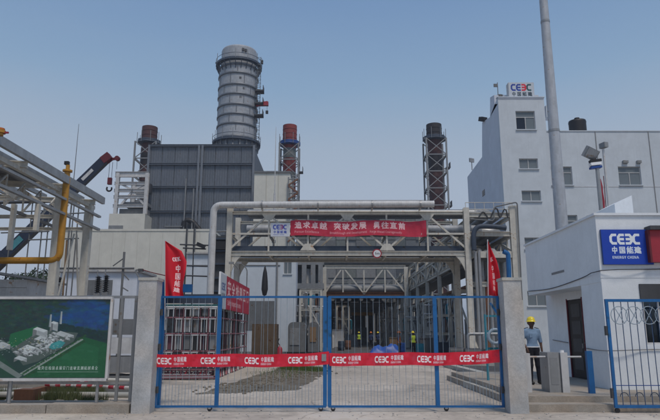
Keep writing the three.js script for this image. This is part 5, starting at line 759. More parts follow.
// ---------- switchyard bits above the billboard ----------
{
  const ins = (px, y0, y1, Z, label) => { const b = P(px, y0, Z), c = P(px, y1, Z), t = thing('insulator_post', label, 'insulator', V(b.x, 0, -Z), 'insulator posts'); new MB().box(b.x - .16, b.x + .16, 0, b.y, -Z - .16, -Z + .16).build('stand', M.galv, t); const pr = []; const n = 9, L = c.y - b.y; for (let i = 0; i < n; i++) { pr.push([.1, L * i / n], [.21, L * (i + .3) / n], [.1, L * (i + .6) / n]); } pr.push([.06, L], [0, L]); new MB().lathe(b, pr, 14).build('sheds', M.black, t); new MB().tube(c, c.clone().add(V(0, .35, 0)), .04, 6).build('terminal', M.galv, t); };
  ins(58.5, 296, 277, 36, 'dark ribbed insulator post beside the left shelter column'); ins(80, 296, 277, 38, 'dark ribbed insulator post between the two shelter columns'); ins(97.5, 293, 276, 36, 'dark ribbed insulator post, left of the pair by the wall'); ins(105.5, 292, 275, 37, 'dark ribbed insulator post, right of the pair by the wall');
  const Z = 34, X = (px) => P(px, 280, Z).x, Y = (py) => P(100, py, Z).y, t = thing('cable_gantry', 'thin grey post with brackets and cross pipe above the billboard', 'gantry', V(X(122.5), 0, -Z)); new MB().tube(V(X(122.5), 0, -Z), V(X(122.5), Y(252), -Z), .07, 8).build('post', M.midGrey, t); new MB().tube(V(X(58), Y(268.5), -Z + .1), V(X(134), Y(268.5), -Z + .1), .06, 8).build('cross_pipe', M.midGrey, t); for (const [a, b, c] of [[112, 266, 258], [129, 280, 273], [129, 291, 287]]) new MB().tube(V(X(122.5), Y(c), -Z), V(X(a), Y(b), -Z), .035, 6).build('bracket', M.midGrey, t);
  const Zw = 44, t2 = thing('switch_house', 'low whitish switch house behind the insulator posts', 'building', V(P(90, 290, Zw).x, 0, -Zw - 2)); const a = P(58, 300, Zw), b = P(138, 272, Zw); new MB().box(a.x, b.x, 0, b.y, -Zw, -Zw - 4).build('wall', M.whiteSide, t2); new MB().box(a.x - .2, b.x + .2, b.y, b.y + .18, -Zw + .25, -Zw - 4.2).build('roof_slab', M.paleConcrete, t2); const w0 = P(87, 295, Zw), w1 = P(113, 280, Zw); new MB().box(w0.x, w1.x, w0.y, w1.y, -Zw + .03, -Zw).build('louvre', M.midGrey, t2);
  const Zs = 30, t3 = thing('corrugated_shed', 'pale corrugated shed at the far left above the billboard', 'shed', V(P(5, 290, Zs).x, 0, -Zs - 2)); const s0 = P(-60, 300, Zs), s1 = P(27.5, 279, Zs), n = 34, W = s1.x - s0.x; new MB().box(s0.x, s1.x, 0, s1.y - .02, -Zs - .05, -Zs - 4).build('core', M.whiteMetal, t3); for (let i = 0; i < 10; i++) new MB().box(s0.x, s1.x, (s1.y) * i / 10 + .01, s1.y * (i + 1) / 10 - .03, -Zs, -Zs - .06).build('board', M.whiteMetal, t3); new MB().prism([[s0.x - .2, s1.y + .7], [s0.x - .2, s1.y + .82], [s1.x + .2, s1.y + .1], [s1.x + .2, s1.y - .02]], 4.3, new THREE.Matrix4().makeTranslation(0, 0, -Zs - 4.1)).build('roof_sheet', M.galv, t3);
  const t4 = thing('pallet_stack', 'grey crates stacked between billboard and gate pillar', 'crate stack', V(P(122, 330, 17.5).x, 0, -17.5)); for (let i = 0; i < 4; i++) { const y0 = .02 + i * .52; new MB().cbox(V(P(121, 330, 17.5).x + (i % 2) * .05, y0 + .24, -17.5), .95 - i * .06, .44, .8, .05 * i).build('crate', [M.midGrey, M.grey, M.whiteMetal, M.midGrey][i], t4); }
  const t5 = thing('light_tripod', 'bent grey bracket with cable above the left gate pillar', 'bracket', P(138, 277, 13.05)); new MB().curve([P(139, 277.5, 13.05), P(136, 270.5, 13.05), P(140.5, 269.5, 13.05)], .018, 6).build('bracket', M.midGrey, t5); new MB().curve([P(140, 269, 13.05), P(152, 272.5, 13.05), P(165, 275.5, 13.5)], .012, 6).build('cable', M.maroon, t5); new MB().cbox(P(141, 270.2, 13.05), .1, .06, .08).build('junction_box', M.darkGrey, t5);
}
// ---------- trees behind the shelter ----------
function tree(x, z, h, w, label, n, col) {
  const t = thing('tree', label, 'tree', V(x, 0, z), 'trees behind the shelter'); const tr = new MB().tube(V(x, 0, z), V(x, h * .6, z), h * .035, 8, h * .018); for (let i = 0; i < 7; i++) { const a = i * 2.4, y = h * (.3 + i * .05); tr.tube(V(x, y, z), V(x + Math.cos(a) * w * .35, y + h * .22, z + Math.sin(a) * w * .35), h * .012, 6, h * .005); } tr.build('trunk', M.bark, t);
  const clumps = []; for (let i = 0; i < 16; i++) { const a = rr(0, 6.28), q = Math.sqrt(rnd()) * w * .5; clumps.push([x + Math.cos(a) * q, h * rr(.42, .92) - q * .25, z + Math.sin(a) * q, rr(.16, .3) * w]); }
  const pos = []; for (let i = 0; i < n; i++) { const c = clumps[(rnd() * 16) | 0]; let d = V(rr(-1, 1), rr(-1, 1), rr(-1, 1)); if (d.length() > 1) d.normalize(); const p = V(c[0], c[1], c[2]).addScaledVector(d, c[3]), s = rr(.1, .22), u = V(rr(-1, 1), rr(-1, 1), rr(-1, 1)).normalize().multiplyScalar(s), v = V(rr(-1, 1), rr(-1, 1), rr(-1, 1)).normalize().multiplyScalar(s * .6); const A = p.clone().sub(u), B = p.clone().add(v), C = p.clone().add(u), D = p.clone().sub(v); for (const q of [A, B, C, A, C, D]) pos.push(q.x - x, q.y, q.z - z); }
  const g = new THREE.BufferGeometry(); g.setAttribute('position', new THREE.Float32BufferAttribute(pos, 3)); g.computeVertexNormals(); const m = mat(...col, { tex: null, side: THREE.DoubleSide, rough: .8 }); m.name = 'leaf'; const o = new THREE.Mesh(g, m); o.name = 'crown'; o.castShadow = o.receiveShadow = true; t.add(o);
}
{ const a = P(38, 300, 66), b = P(52, 300, 72), c = P(12, 300, 70), d = P(-12, 300, 66); tree(a.x, -66, 8.6, 5, 'dark leafy tree nearest the left shelter column', 5200, [.045, .075, .035]); tree(b.x, -72, 9.4, 5, 'dark leafy tree behind the left shelter column', 4200, [.05, .07, .04]); tree(c.x, -70, 8.2, 6, 'dark leafy tree under the crane boom', 5200, [.05, .065, .045]); tree(d.x, -64, 7.8, 6, 'dark leafy tree at the left edge behind the shed', 4200, [.045, .07, .035]); }
// ---------- caged turnstile passage with red safety sign ----------
{
  const z0 = 22, z1 = 30, xl = P(157, 345, z0).x, xr = P(216, 345, z0).x, H = P(180, 307, z0).y, t = thing('turnstile_cage', 'long cage of red and white bars with grey boards behind the left gate leaf', 'turnstile cage', V((xl + xr) / 2, 0, -26));
  const levels = [.35, 1.0, 1.62, 2.2, H], nb = 7;
  const post = (x, z, m) => new MB().tube(V(x, 0, z), V(x, H + .04, z), .022, 8).build('post', m, t);
  for (let i = 0; i <= nb; i++) post(xl + (xr - xl) * i / nb, -z0, [M.mauve, M.galv, M.plum][i % 3]);
  for (let i = 1; i <= 10; i++) post(xr, -z0 - (z1 - z0) * i / 10, [M.whiteMetal, M.mauve, M.plum, M.galv][i % 4]);
  for (let i = 0; i <= 4; i++) post(xl, -z0 - 2 * i, M.whiteMetal);
  for (const y of levels) { new MB().tube(V(xl, y, -z0), V(xr, y, -z0), .03, 8).build('rail', y > 2.3 ? M.whiteMetal : M.mauve, t); new MB().tube(V(xr, y, -z0), V(xr, y, -z1), .03, 8).build('rail', y > 2.3 ? M.whiteMetal : M.mauve, t); }
  const boards = [M.grey, M.midGrey, M.plum, M.galv, M.darkGrey];
  for (let i = 0; i < nb; i++) for (let j = 1; j < 4; j++) { const a = xl + (xr - xl) * i / nb, w = (xr - xl) / nb; if ((i * 2 + j) % 5 === 4) continue; const y0 = levels[j] + .07, y1 = levels[j + 1] - .07; new MB().box(a + .06, a + w * .8, y0, y1, -z0 - .08, -z0 - .11).build('board', i === 1 && j === 2 ? M.blueDeep : i < 2 && j === 1 ? M.mauve : boards[(i * 3 + j * 2) % 5], t); new MB().box(a + .03, a + w * .86, y1, y1 + .05, -z0 - .03, -z0 - .2).build('board_cap', M.whiteMetal, t); }
  for (let i = 0; i < 10; i++) for (let j = 1; j < 4; j++) { if ((i + j) % 3 === 0) continue; const za = -z0 - (z1 - z0) * i / 10; new MB().box(xr - .12, xr - .09, levels[j] + .07, levels[j + 1] - .07, za - .12, za - .66).build('board', boards[(i * 2 + j) % 5], t); }
  for (let i = 0; i < 16; i++) { const x = xl + (xr - xl) * (i + .5) / 16; new MB().bar(V(x, .04, -z0 + .02), V(x + .12, .34, -z0 - .05), .035).build('foot_brace', [M.mauve, M.galv, M.plum, M.redPaint][i % 4], t); }
  for (let i = 0; i < 26; i++) { const z = -z0 - (z1 - z0) * (i + .5) / 26; new MB().bar(V(xr + .02, .04, z), V(xr - .05, .34, z - .2), .035).build('foot_brace', [M.mauve, M.whiteMetal, M.plum, M.redPaint][i % 4], t); }
  for (let i = 0; i < 9; i++) new MB().tube(V(xl - .1 + rr(0, .2), .06 + i * .03, -z0 + .12 - i * .03), V(xr + rr(-.2, .1), .06 + i * .03 + rr(-.02, .02), -z0 + .1 - i * .03), .028, 6).build('stacked_tube', [M.mauve, M.galv, M.plum][i % 3], t);
  for (let i = 0; i < nb; i++) for (const [j, y0, y1] of [[0, .42, .95], [1, 1.05, 1.56], [2, 1.68, 2.14], [3, 2.24, H - .08]]) { if ((i * 2 + j) % 3 === 1) continue; const a = xl + (xr - xl) * i / nb + .05, b = xl + (xr - xl) * (i + 1) / nb - .04; new MB().box(a, a + .028, y0, y1, -z0 + .03, -z0 + .058).box(b - .028, b, y0, y1, -z0 + .03, -z0 + .058).box(a - .02, b + .02, y1, y1 + .035, -z0 + .02, -z0 + .07).build('white_frame', M.whiteMetal, t); }
  new MB().box(xl + .05, xr - .3, .3, H - .05, -z0 - .7, -z0 - .74).build('shade_board', M.midGrey, t); new MB().box(xr - .34, xr - .3, .3, H - .05, -z0 - .74, -z1).build('shade_board', M.darkGrey, t);  // dark sheets added so the cage interior looks shaded
  new MB().box(xl, xr, H + .04, H + .1, -z0, -z1).build('roof_sheet', M.teal, t);
  // sign along the right side
  const ya = P(217, 308, z0).y, yb = P(217, 272.5, z0).y, xs = xr + .08, ts = thing('safety_sign', 'red sign with white characters on the turnstile cage', 'sign', V(xs, ya, -26));
  new MB().box(xs - .05, xs, ya, yb, -z0 - 1.3, -z1).build('panel', M.redPaint, ts); new MB().box(xs - .06, xs + .006, ya, yb + .04, -z0, -z0 - 1.28).build('logo_panel', M.white2, ts);
  const w = z1 - z0 - 1.3; printMesh('lettering', w - .04, yb - ya - .04, printMat(1340, 280, (x, W, h) => { x.fillStyle = '#b3253f'; x.fillRect(0, 0, W, h); glyphs(x, ['an', 'quan', 'jian2', 'ce', 'qu', 'men'], 40, 26, 176, 140, 36, 19, '#efc6c2'); x.fillStyle = '#e5b3b4'; x.font = 'bold 66px sans-serif'; x.fillText('Safety inspection area', 60, 244, 1180); grain(x, W, h, 400, .05); }), ts, .004, (yb - ya) / 2, -(z0 + 1.3 + w / 2) + 26, Math.PI / 2);
  printMesh('logo', 1.2, yb - ya - .04, printMat(240, 280, (x, W, h) => { x.fillStyle = '#c3c8cd'; x.fillRect(0, 0, W, h); logo(x, 40, 70, 160, 62, ['#4a5d8c', '#4a5d8c', '#4a5d8c', '#4a5d8c']); glyphs(x, ENAME, 40, 150, 36, 40, 5, 5, '#5a6470'); }), ts, .01, (yb - ya) / 2, -(z0 + .64) + 26, Math.PI / 2);
  printMesh('logo', .01, .01, M.white2, ts, 0, .5, 3.9);
  ts.children.pop();
  for (let i = 0; i < 5; i++) new MB().tube(V(xs - .12, H, -z0 - .4 - i * 1.8), V(xs - .12, yb - .1, -z0 - .4 - i * 1.8), .03, 6).build('bracket', M.galv, ts);
}
// ---------- things inside the yard ----------
{
  const b = P(262, 342, 42); single(new MB().box(P(252, 330, 42).x, P(277, 330, 42).x, 0, P(262, 324, 42).y, -42, -43.4), 'plywood_crate', M.tan, 'big tan plywood crate behind the left gate leaf', 'crate');
  const e = P(280, 339, 40), t = thing('fire_extinguisher', 'red extinguisher trolley beside the plywood crate', 'extinguisher', V(e.x, 0, -40)); new MB().lathe(V(e.x, .15, -40), [[0, 0], [.16, 0], [.17, .06], [.17, .48], [.1, .6], [.04, .64], [.04, .7], [0, .7]], 14).build('cylinder', M.redPaint, t); new MB().tube(V(e.x - .2, .16, -40), V(e.x - .16, .16, -40), .16, 12).tube(V(e.x + .16, .16, -40), V(e.x + .2, .16, -40), .16, 12).build('wheel_pair', M.black, t); new MB().curve([V(e.x, .84, -40), V(e.x - .12, 1.05, -40), V(e.x - .05, 1.3, -40)], .03).build('hose', M.black, t);
  const u = P(264.5, 296, 36), v = P(264.5, 267, 36), tu = thing('furled_banner', 'black furled cloth on a pole beyond the safety sign', 'banner', V(u.x, 0, -36)); new MB().tube(V(u.x, 0, -36), v, .03, 8).build('pole', M.midGrey, tu); new MB().lathe(V(u.x, u.y, -36), [[0, 0], [.12, .05], [.2, .4], [.18, .9], [.13, 1.4], [.06, 1.7], [.02, 1.82]], 11).build('cloth', M.black, tu);
  for (const [a, bb, i] of [[237, 262, 0], [245, 262, 1]]) { const q = P(a, 262, 37), r = P(a + 2, 277, 37), tt = thing('pipe_elbow', i ? 'right thin bent lamp arm above the safety sign' : 'left thin bent lamp arm above the safety sign', 'lamp', V(r.x, 0, -37)); new MB().path([V(r.x, 0, -37), V(r.x, r.y + .5, -37), V(q.x - .3, r.y + .9, -37)], .035, 6, .2).build('arm', M.midGrey, tt); new MB().cbox(V(q.x - .35, r.y + .88, -37), .3, .14, .16).build('lamp_head', M.grey, tt); }
  // blue tarpaulin heap
  const g = new THREE.PlaneGeometry(3.1, 1.6, 48, 24).rotateX(-Math.PI / 2), p = g.attributes.position; for (let i = 0; i < p.count; i++) { const x = p.getX(i), z = p.getZ(i), e2 = Math.max(0, 1 - (x / 1.55) ** 4) * Math.max(0, 1 - (z / .8) ** 4); p.setY(i, e2 * (.6 + .14 * Math.sin(x * 4.2 + z * 2) + .06 * Math.sin(x * 9 - z * 5)) + .012); } g.computeVertexNormals();
  const to = new THREE.Mesh(boxUV(clean(g)), M.tarp); M.tarp.side = THREE.DoubleSide; const tp = PY(388, 353.5); to.name = 'tarpaulin_heap'; to.position.set(tp.x, 0, tp.z); to.castShadow = to.receiveShadow = true; to.userData = { label: 'blue tarpaulin heap on the yard behind the right gate leaf', category: 'tarpaulin' }; scene.add(to);
  // drums and boxes down the corridor
  const drum = (x, z, m, label, cat = 'drum') => { const t2 = thing('drum', label, cat, V(x, 0, z), 'drums in the corridor'); new MB().lathe(V(x, 0, z), [[0, 0], [.3, 0], [.3, .28], [.32, .3], [.3, .32], [.3, .58], [.32, .6], [.3, .62], [.3, .88], [.27, .9], [.27, .87], [0, .87]], 18).build('body', m, t2); new MB().lathe(V(x + .12, .87, z), [[0, 0], [.05, 0], [.05, .04], [0, .04]], 10).build('bung', M.black, t2); };
  drum(P(420, 345, 44).x, -44, M.cyan, 'cyan drum beside the right rack column'); drum(P(402, 345, 48).x, -48, M.blueDeep, 'blue drum beyond the tarpaulin heap'); drum(P(348, 345, 62).x, -62, M.rust, 'rusty drum at the left of the corridor'); drum(P(341, 345, 58).x, -58, M.navySteel, 'navy drum near the inner truss left column');
  const box = (px, Z, w, h, m, label) => single(new MB().box(P(px, 340, Z).x - w / 2, P(px, 340, Z).x + w / 2, .02, h, -Z, -Z - w * .8).box(P(px, 340, Z).x - w / 2, P(px, 340, Z).x + w / 2, h, h + .06, -Z + .05, -Z - w * .8 - .05), 'equipment_box', m, label, 'box', 'boxes in the corridor');
  box(352, 74, 1.6, 1.4, M.grey, 'grey equipment box on the left of the corridor'); box(338, 72, 1.4, 2, M.whiteMetal, 'pale cabinet beside the inner truss left column'); box(395, 66, 1.2, 1.1, M.tan, 'tan box near the inner truss right column'); box(428, 50, 1.3, 1.2, M.midGrey, 'grey box under the right pipe rack'); box(442, 46, 1.1, .9, M.navySteel, 'navy box under the right pipe rack'); box(360, 88, 2, 2.4, M.midGrey, 'dark skid deep in the corridor'); box(480, 44, 1.6, 2.6, M.grey, 'tall grey cabinet beside the right bridge column');
  for (const [px, Z, l] of [[462, 33, 'low dark pump block right of the tarpaulin heap'], [478, 31, 'low grey pump block near the right gate pillar']]) { const q = P(px, 350, Z), t6 = thing('pump_set', l, 'pump', V(q.x, 0, -Z), 'pump sets on the apron'); new MB().box(q.x - .8, q.x + .8, 0, .25, -Z, -Z - .9).build('plinth', M.concrete, t6); new MB().tube(V(q.x - .6, .6, -Z - .45), V(q.x + .2, .6, -Z - .45), .28, 16).build('motor', M.darkGrey, t6); new MB().tube(V(q.x + .45, .55, -Z - .7), V(q.x + .45, .55, -Z - .2), .3, 16).build('volute', M.darkGrey, t6); new MB().path([V(q.x + .45, .8, -Z - .45), V(q.x + .45, 1.6, -Z - .45), V(q.x + 1.6, 1.6, -Z - .45)], .09, 10, .2).build('discharge_pipe', M.galv, t6); }
  const tc = thing('concrete_mixer_hood', 'cyan hose rack beside the right gate pillar', 'hose rack', V(P(494, 330, 18).x, 0, -18)); const hx = P(494, 330, 18).x; for (const s of [-.25, .25]) new MB().box(hx + s - .03, hx + s + .03, 0, 2.2, -18.03, -17.97).build('upright', M.cyan, tc); for (const y of [1.2, 1.7, 2.15]) new MB().box(hx - .25, hx + .25, y - .03, y + .03, -18.02, -17.98).build('crossbar', M.cyan, tc); new MB().geo(new THREE.TorusGeometry(.2, .05, 6, 18), new THREE.Matrix4().makeTranslation(hx, 1.55, -17.9)).build('hose_coil', M.bar, tc); tc.name = 'hose_rack';
}
// ---------- scaffolds, cables and a crane beam in the corridor ----------
function tubeScaffold(px0, px1, Z, h, label) {
  const x0 = P(px0, 330, Z).x, x1 = P(px1, 330, Z).x, t = thing('scaffold', label, 'scaffold', V((x0 + x1) / 2, 0, -Z), 'scaffolds in the corridor'), n = 4;
  for (let i = 0; i <= n; i++) for (const z of [0, 1.2]) new MB().tube(V(x0 + (x1 - x0) * i / n + rr(-.05, .05), 0, -Z - z), V(x0 + (x1 - x0) * i / n, h + rr(-.3, .4), -Z - z), .035, 6).build('standard', M.galv, t);
  for (let y = 1.7; y < h; y += 1.7) { for (const z of [0, 1.2]) new MB().tube(V(x0 - .3, y, -Z - z + .06), V(x1 + .3, y, -Z - z + .06), .03, 6).build('ledger', M.galv, t); new MB().box(x0, x1, y + .04, y + .09, -Z - .1, -Z - 1.1).build('plank', M.tan, t); }
  new MB().tube(V(x0, .3, -Z + .08), V(x1, h - .4, -Z + .08), .03, 6).build('brace', M.galv, t);
}
tubeScaffold(380, 396, 73, 5, 'tube scaffold at the right side of the corridor'); tubeScaffold(328, 341, 80, 4.6, 'tube scaffold at the left side of the corridor'); tubeScaffold(424, 446, 58, 4.4, 'tube scaffold under the right pipe rack');
{
  const a = P(349, 314, 92), b = P(374, 313, 92), t = thing('hoist_rail', 'ochre hoist beam hung under the corridor deck', 'hoist beam', V((a.x + b.x) / 2, a.y, -92)); new MB().ibeam(V(a.x, a.y, -92), V(b.x, a.y, -92), .3, .5).build('beam', M.yellow, t); for (const x of [a.x + .3, b.x - .3]) new MB().tube(V(x, a.y + .2, -92), V(x, 5.5, -92), .05, 6).build('hanger', M.darkGrey, t);
  for (let i = 0; i < 9; i++) { const z = -44 - i * 3.2, x = XR + .5, q = rr(.4, 1.4); single(new MB().curve([V(x - .12, 4.6, z), V(x - .2 - q * .2, 4.4 - q * 1.4, z - .5), V(x - .2, 3.6 - q, z - 1.2), V(x - .14, 4.5, z - 2.1)], .03, 5, 18), 'hanging_cable', M.black, ['first', 'second', 'third', 'fourth', 'fifth', 'sixth', 'seventh', 'eighth', 'ninth'][i] + ' black cable loop hanging under the right rack, counted from the front', 'cable', 'cable loops under the rack'); }
  for (const [px, Z, l, m] of [[452, 48, 'pale gas bottle standing at the right rack column', M.whiteMetal], [456, 48, 'cyan gas bottle standing at the right rack column', M.cyan], [333, 66, 'white gas bottle at the inner truss left column', M.whiteMetal]]) { const x = P(px, 340, Z).x, t3 = thing('gas_bottle', l, 'gas bottle', V(x, 0, -Z), 'gas bottles'); new MB().lathe(V(x, 0, -Z), [[0, 0], [.13, 0], [.14, .05], [.14, 1.15], [.1, 1.32], [.05, 1.38], [.05, 1.5], [0, 1.5]], 14).build('cylinder', m, t3); new MB().cbox(V(x, 1.54, -Z), .1, .08, .1).build('valve', M.galv, t3); }
}
function processSkid(px0, px1, Z, depth, h, label, n) { // open steel module packed with vessels, pipes and valves
  const x0 = P(px0, 330, Z).x, x1 = P(px1, 330, Z).x, t = thing('process_skid', label, 'process skid', V((x0 + x1) / 2, 0, -Z - depth / 2), 'process skids along the corridor'), w = x1 - x0, pm = [M.galv, M.grey, M.whiteMetal, M.silver, M.cream, M.midGrey, M.cyan, M.rust];
  for (const x of [x0, (x0 + x1) / 2, x1]) for (const z of [-Z, -Z - depth]) new MB().ibeam(V(x, 0, z), V(x, h, z), .2, .2, .025).build('column', M.cream, t);
  for (const y of [h * .36, h * .68, h]) { for (const z of [-Z, -Z - depth]) new MB().ibeam(V(x0, y, z), V(x1, y, z), .14, .2, .025).build('beam', M.cream, t); for (const x of [x0, x1]) new MB().ibeam(V(x, y, -Z - .1), V(x, y, -Z - depth + .1), .14, .2, .025).build('beam', M.cream, t); }
  new MB().bar(V(x0, .2, -Z + .02), V((x0 + x1) / 2, h * .36, -Z + .02), .08).build('brace', M.cream, t); new MB().bar(V((x0 + x1) / 2, h * .68, -Z + .02), V(x1, h * .36, -Z + .02), .08).build('brace', M.cream, t);
  for (let i = 0; i < 3; i++) { const x = x0 + w * (.2 + .3 * i), z = -Z - depth * rr(.3, .7), r = rr(.3, .5); new MB().lathe(V(x, .1, z), [[0, 0], [r * .6, .05], [r, .3], [r, h * rr(.3, .55)], [r * .5, h * .6], [0, h * .62]], 14).build('vessel', pm[(i + (px0 | 0)) % 4], t); }
  for (let i = 0; i < n; i++) { const x = x0 + w * rnd(), z = -Z - depth * rr(-.04, 1), y0 = h * rr(.1, .5), y1 = h * rr(.6, 1.05), r = rr(.04, .11), dx = rr(-.4, .4) * w; new MB().path([V(x, 0, z), V(x, y1, z), V(Math.max(x0 - .3, Math.min(x1 + .3, x + dx)), y1, z), V(Math.max(x0 - .3, Math.min(x1 + .3, x + dx)), y0, z)], r, 8, r * 2.5).build('pipe', pm[(rnd() * 8) | 0], t); if (i % 3 === 0) new MB().geo(new THREE.TorusGeometry(.16, .025, 5, 14), new THREE.Matrix4().makeTranslation(x, y0 + .3, z + r + .08)).build('valve_wheel', [M.redPaint, M.blueDeep, M.yellow][i % 3 + (i % 2)], t); }
  for (let i = 0; i < 4; i++) new MB().tube(V(x0 - .4, h * (.4 + .17 * i), -Z - depth * rr(.1, .9)), V(x1 + .4, h * (.4 + .17 * i), -Z - depth * rr(.1, .9)), rr(.05, .12), 8).build('pipe', pm[i], t);
}
processSkid(337, 349, 76, 6, 5.0, 'steel process skid on the left of the corridor behind the inner truss', 16); processSkid(386, 400, 88, 10, 4.9, 'steel process skid deep on the right of the corridor', 18); processSkid(412, 432, 66, 9, 4.6, 'steel process skid under the right pipe rack, middle', 18); processSkid(440, 462, 47, 7, 4.4, 'steel process skid under the right pipe rack, nearest', 20); processSkid(300, 321, 56, 3, 5.6, 'steel process skid before the grey concrete bay', 14);
// ---------- people ----------
function surfaceNets(f, lo, hi, cell) {
  const n = [0, 1, 2].map((i) => Math.ceil((hi[i] - lo[i]) / cell) + 1), N = n[0] * n[1] * n[2], val = new Float32Array(N), id = new Int32Array(N).fill(-1), at = (i, j, k) => i + n[0] * (j + n[1] * k);
  for (let k = 0; k < n[2]; k++) for (let j = 0; j < n[1]; j++) for (let i = 0; i < n[0]; i++) val[at(i, j, k)] = f(lo[0] + i * cell, lo[1] + j * cell, lo[2] + k * cell);
  const pos = [], idx = [];
  for (let k = 0; k < n[2] - 1; k++) for (let j = 0; j < n[1] - 1; j++) for (let i = 0; i < n[0] - 1; i++) {
    let c = 0, sx = 0, sy = 0, sz = 0;
    const e = (a, b, c2, d, e2, f2) => { const v0 = val[at(i + a, j + b, k + c2)], v1 = val[at(i + d, j + e2, k + f2)]; if ((v0 < 0) !== (v1 < 0)) { const t = v0 / (v0 - v1); sx += a + (d - a) * t; sy += b + (e2 - b) * t; sz += c2 + (f2 - c2) * t; c++; } };
    for (const [a, b] of [[0, 0], [1, 0], [0, 1], [1, 1]]) { e(0, a, b, 1, a, b); e(a, 0, b, a, 1, b); e(a, b, 0, a, b, 1); }
    if (c) { id[at(i, j, k)] = pos.length / 3; pos.push(lo[0] + (i + sx / c) * cell, lo[1] + (j + sy / c) * cell, lo[2] + (k + sz / c) * cell); }
  }
  for (let k = 1; k < n[2] - 1; k++) for (let j = 1; j < n[1] - 1; j++) for (let i = 1; i < n[0] - 1; i++) {
    const v = val[at(i, j, k)] < 0; const q = (a, b, c, d, flip) => { if (a < 0 || b < 0 || c < 0 || d < 0) return; flip ? idx.push(a, c, b, a, d, c) : idx.push(a, b, c, a, c, d); };
    if (v !== val[at(i + 1, j, k)] < 0) q(id[at(i, j - 1, k - 1)], id[at(i, j, k - 1)], id[at(i, j, k)], id[at(i, j - 1, k)], !v);
    if (v !== val[at(i, j + 1, k)] < 0) q(id[at(i - 1, j, k - 1)], id[at(i - 1, j, k)], id[at(i, j, k)], id[at(i, j, k - 1)], !v);
    if (v !== val[at(i, j, k + 1)] < 0) q(id[at(i - 1, j - 1, k)], id[at(i, j - 1, k)], id[at(i, j, k)], id[at(i - 1, j, k)], !v);
  }
  const g = new THREE.BufferGeometry(); g.setAttribute('position', new THREE.Float32BufferAttribute(pos, 3)); g.setIndex(idx); g.computeVertexNormals(); return g;
}
function capsules(list, k) { // smooth union of tapered capsules [ax,ay,az,ra,bx,by,bz,rb, flatten z]
  return (x, y, z) => { let d = 1e9; for (const [ax, ay, az, ra, bX, bY, bz, rb, fl = 1] of list) { const zz = (z - az) / fl + az, dx = bX - ax, dy = bY - ay, dz = bz - az, L = dx * dx + dy * dy + dz * dz || 1e-6, t = Math.max(0, Math.min(1, ((x - ax) * dx + (y - ay) * dy + (zz - az) * dz) / L)); const e = (Math.hypot(x - ax - dx * t, y - ay - dy * t, zz - az - dz * t) - (ra + (rb - ra) * t)) * Math.min(1, fl * 1.2); const h = Math.max(0, k - Math.abs(d - e)) / k; d = Math.min(d, e) - h * h * k * .25; } return d; };
}
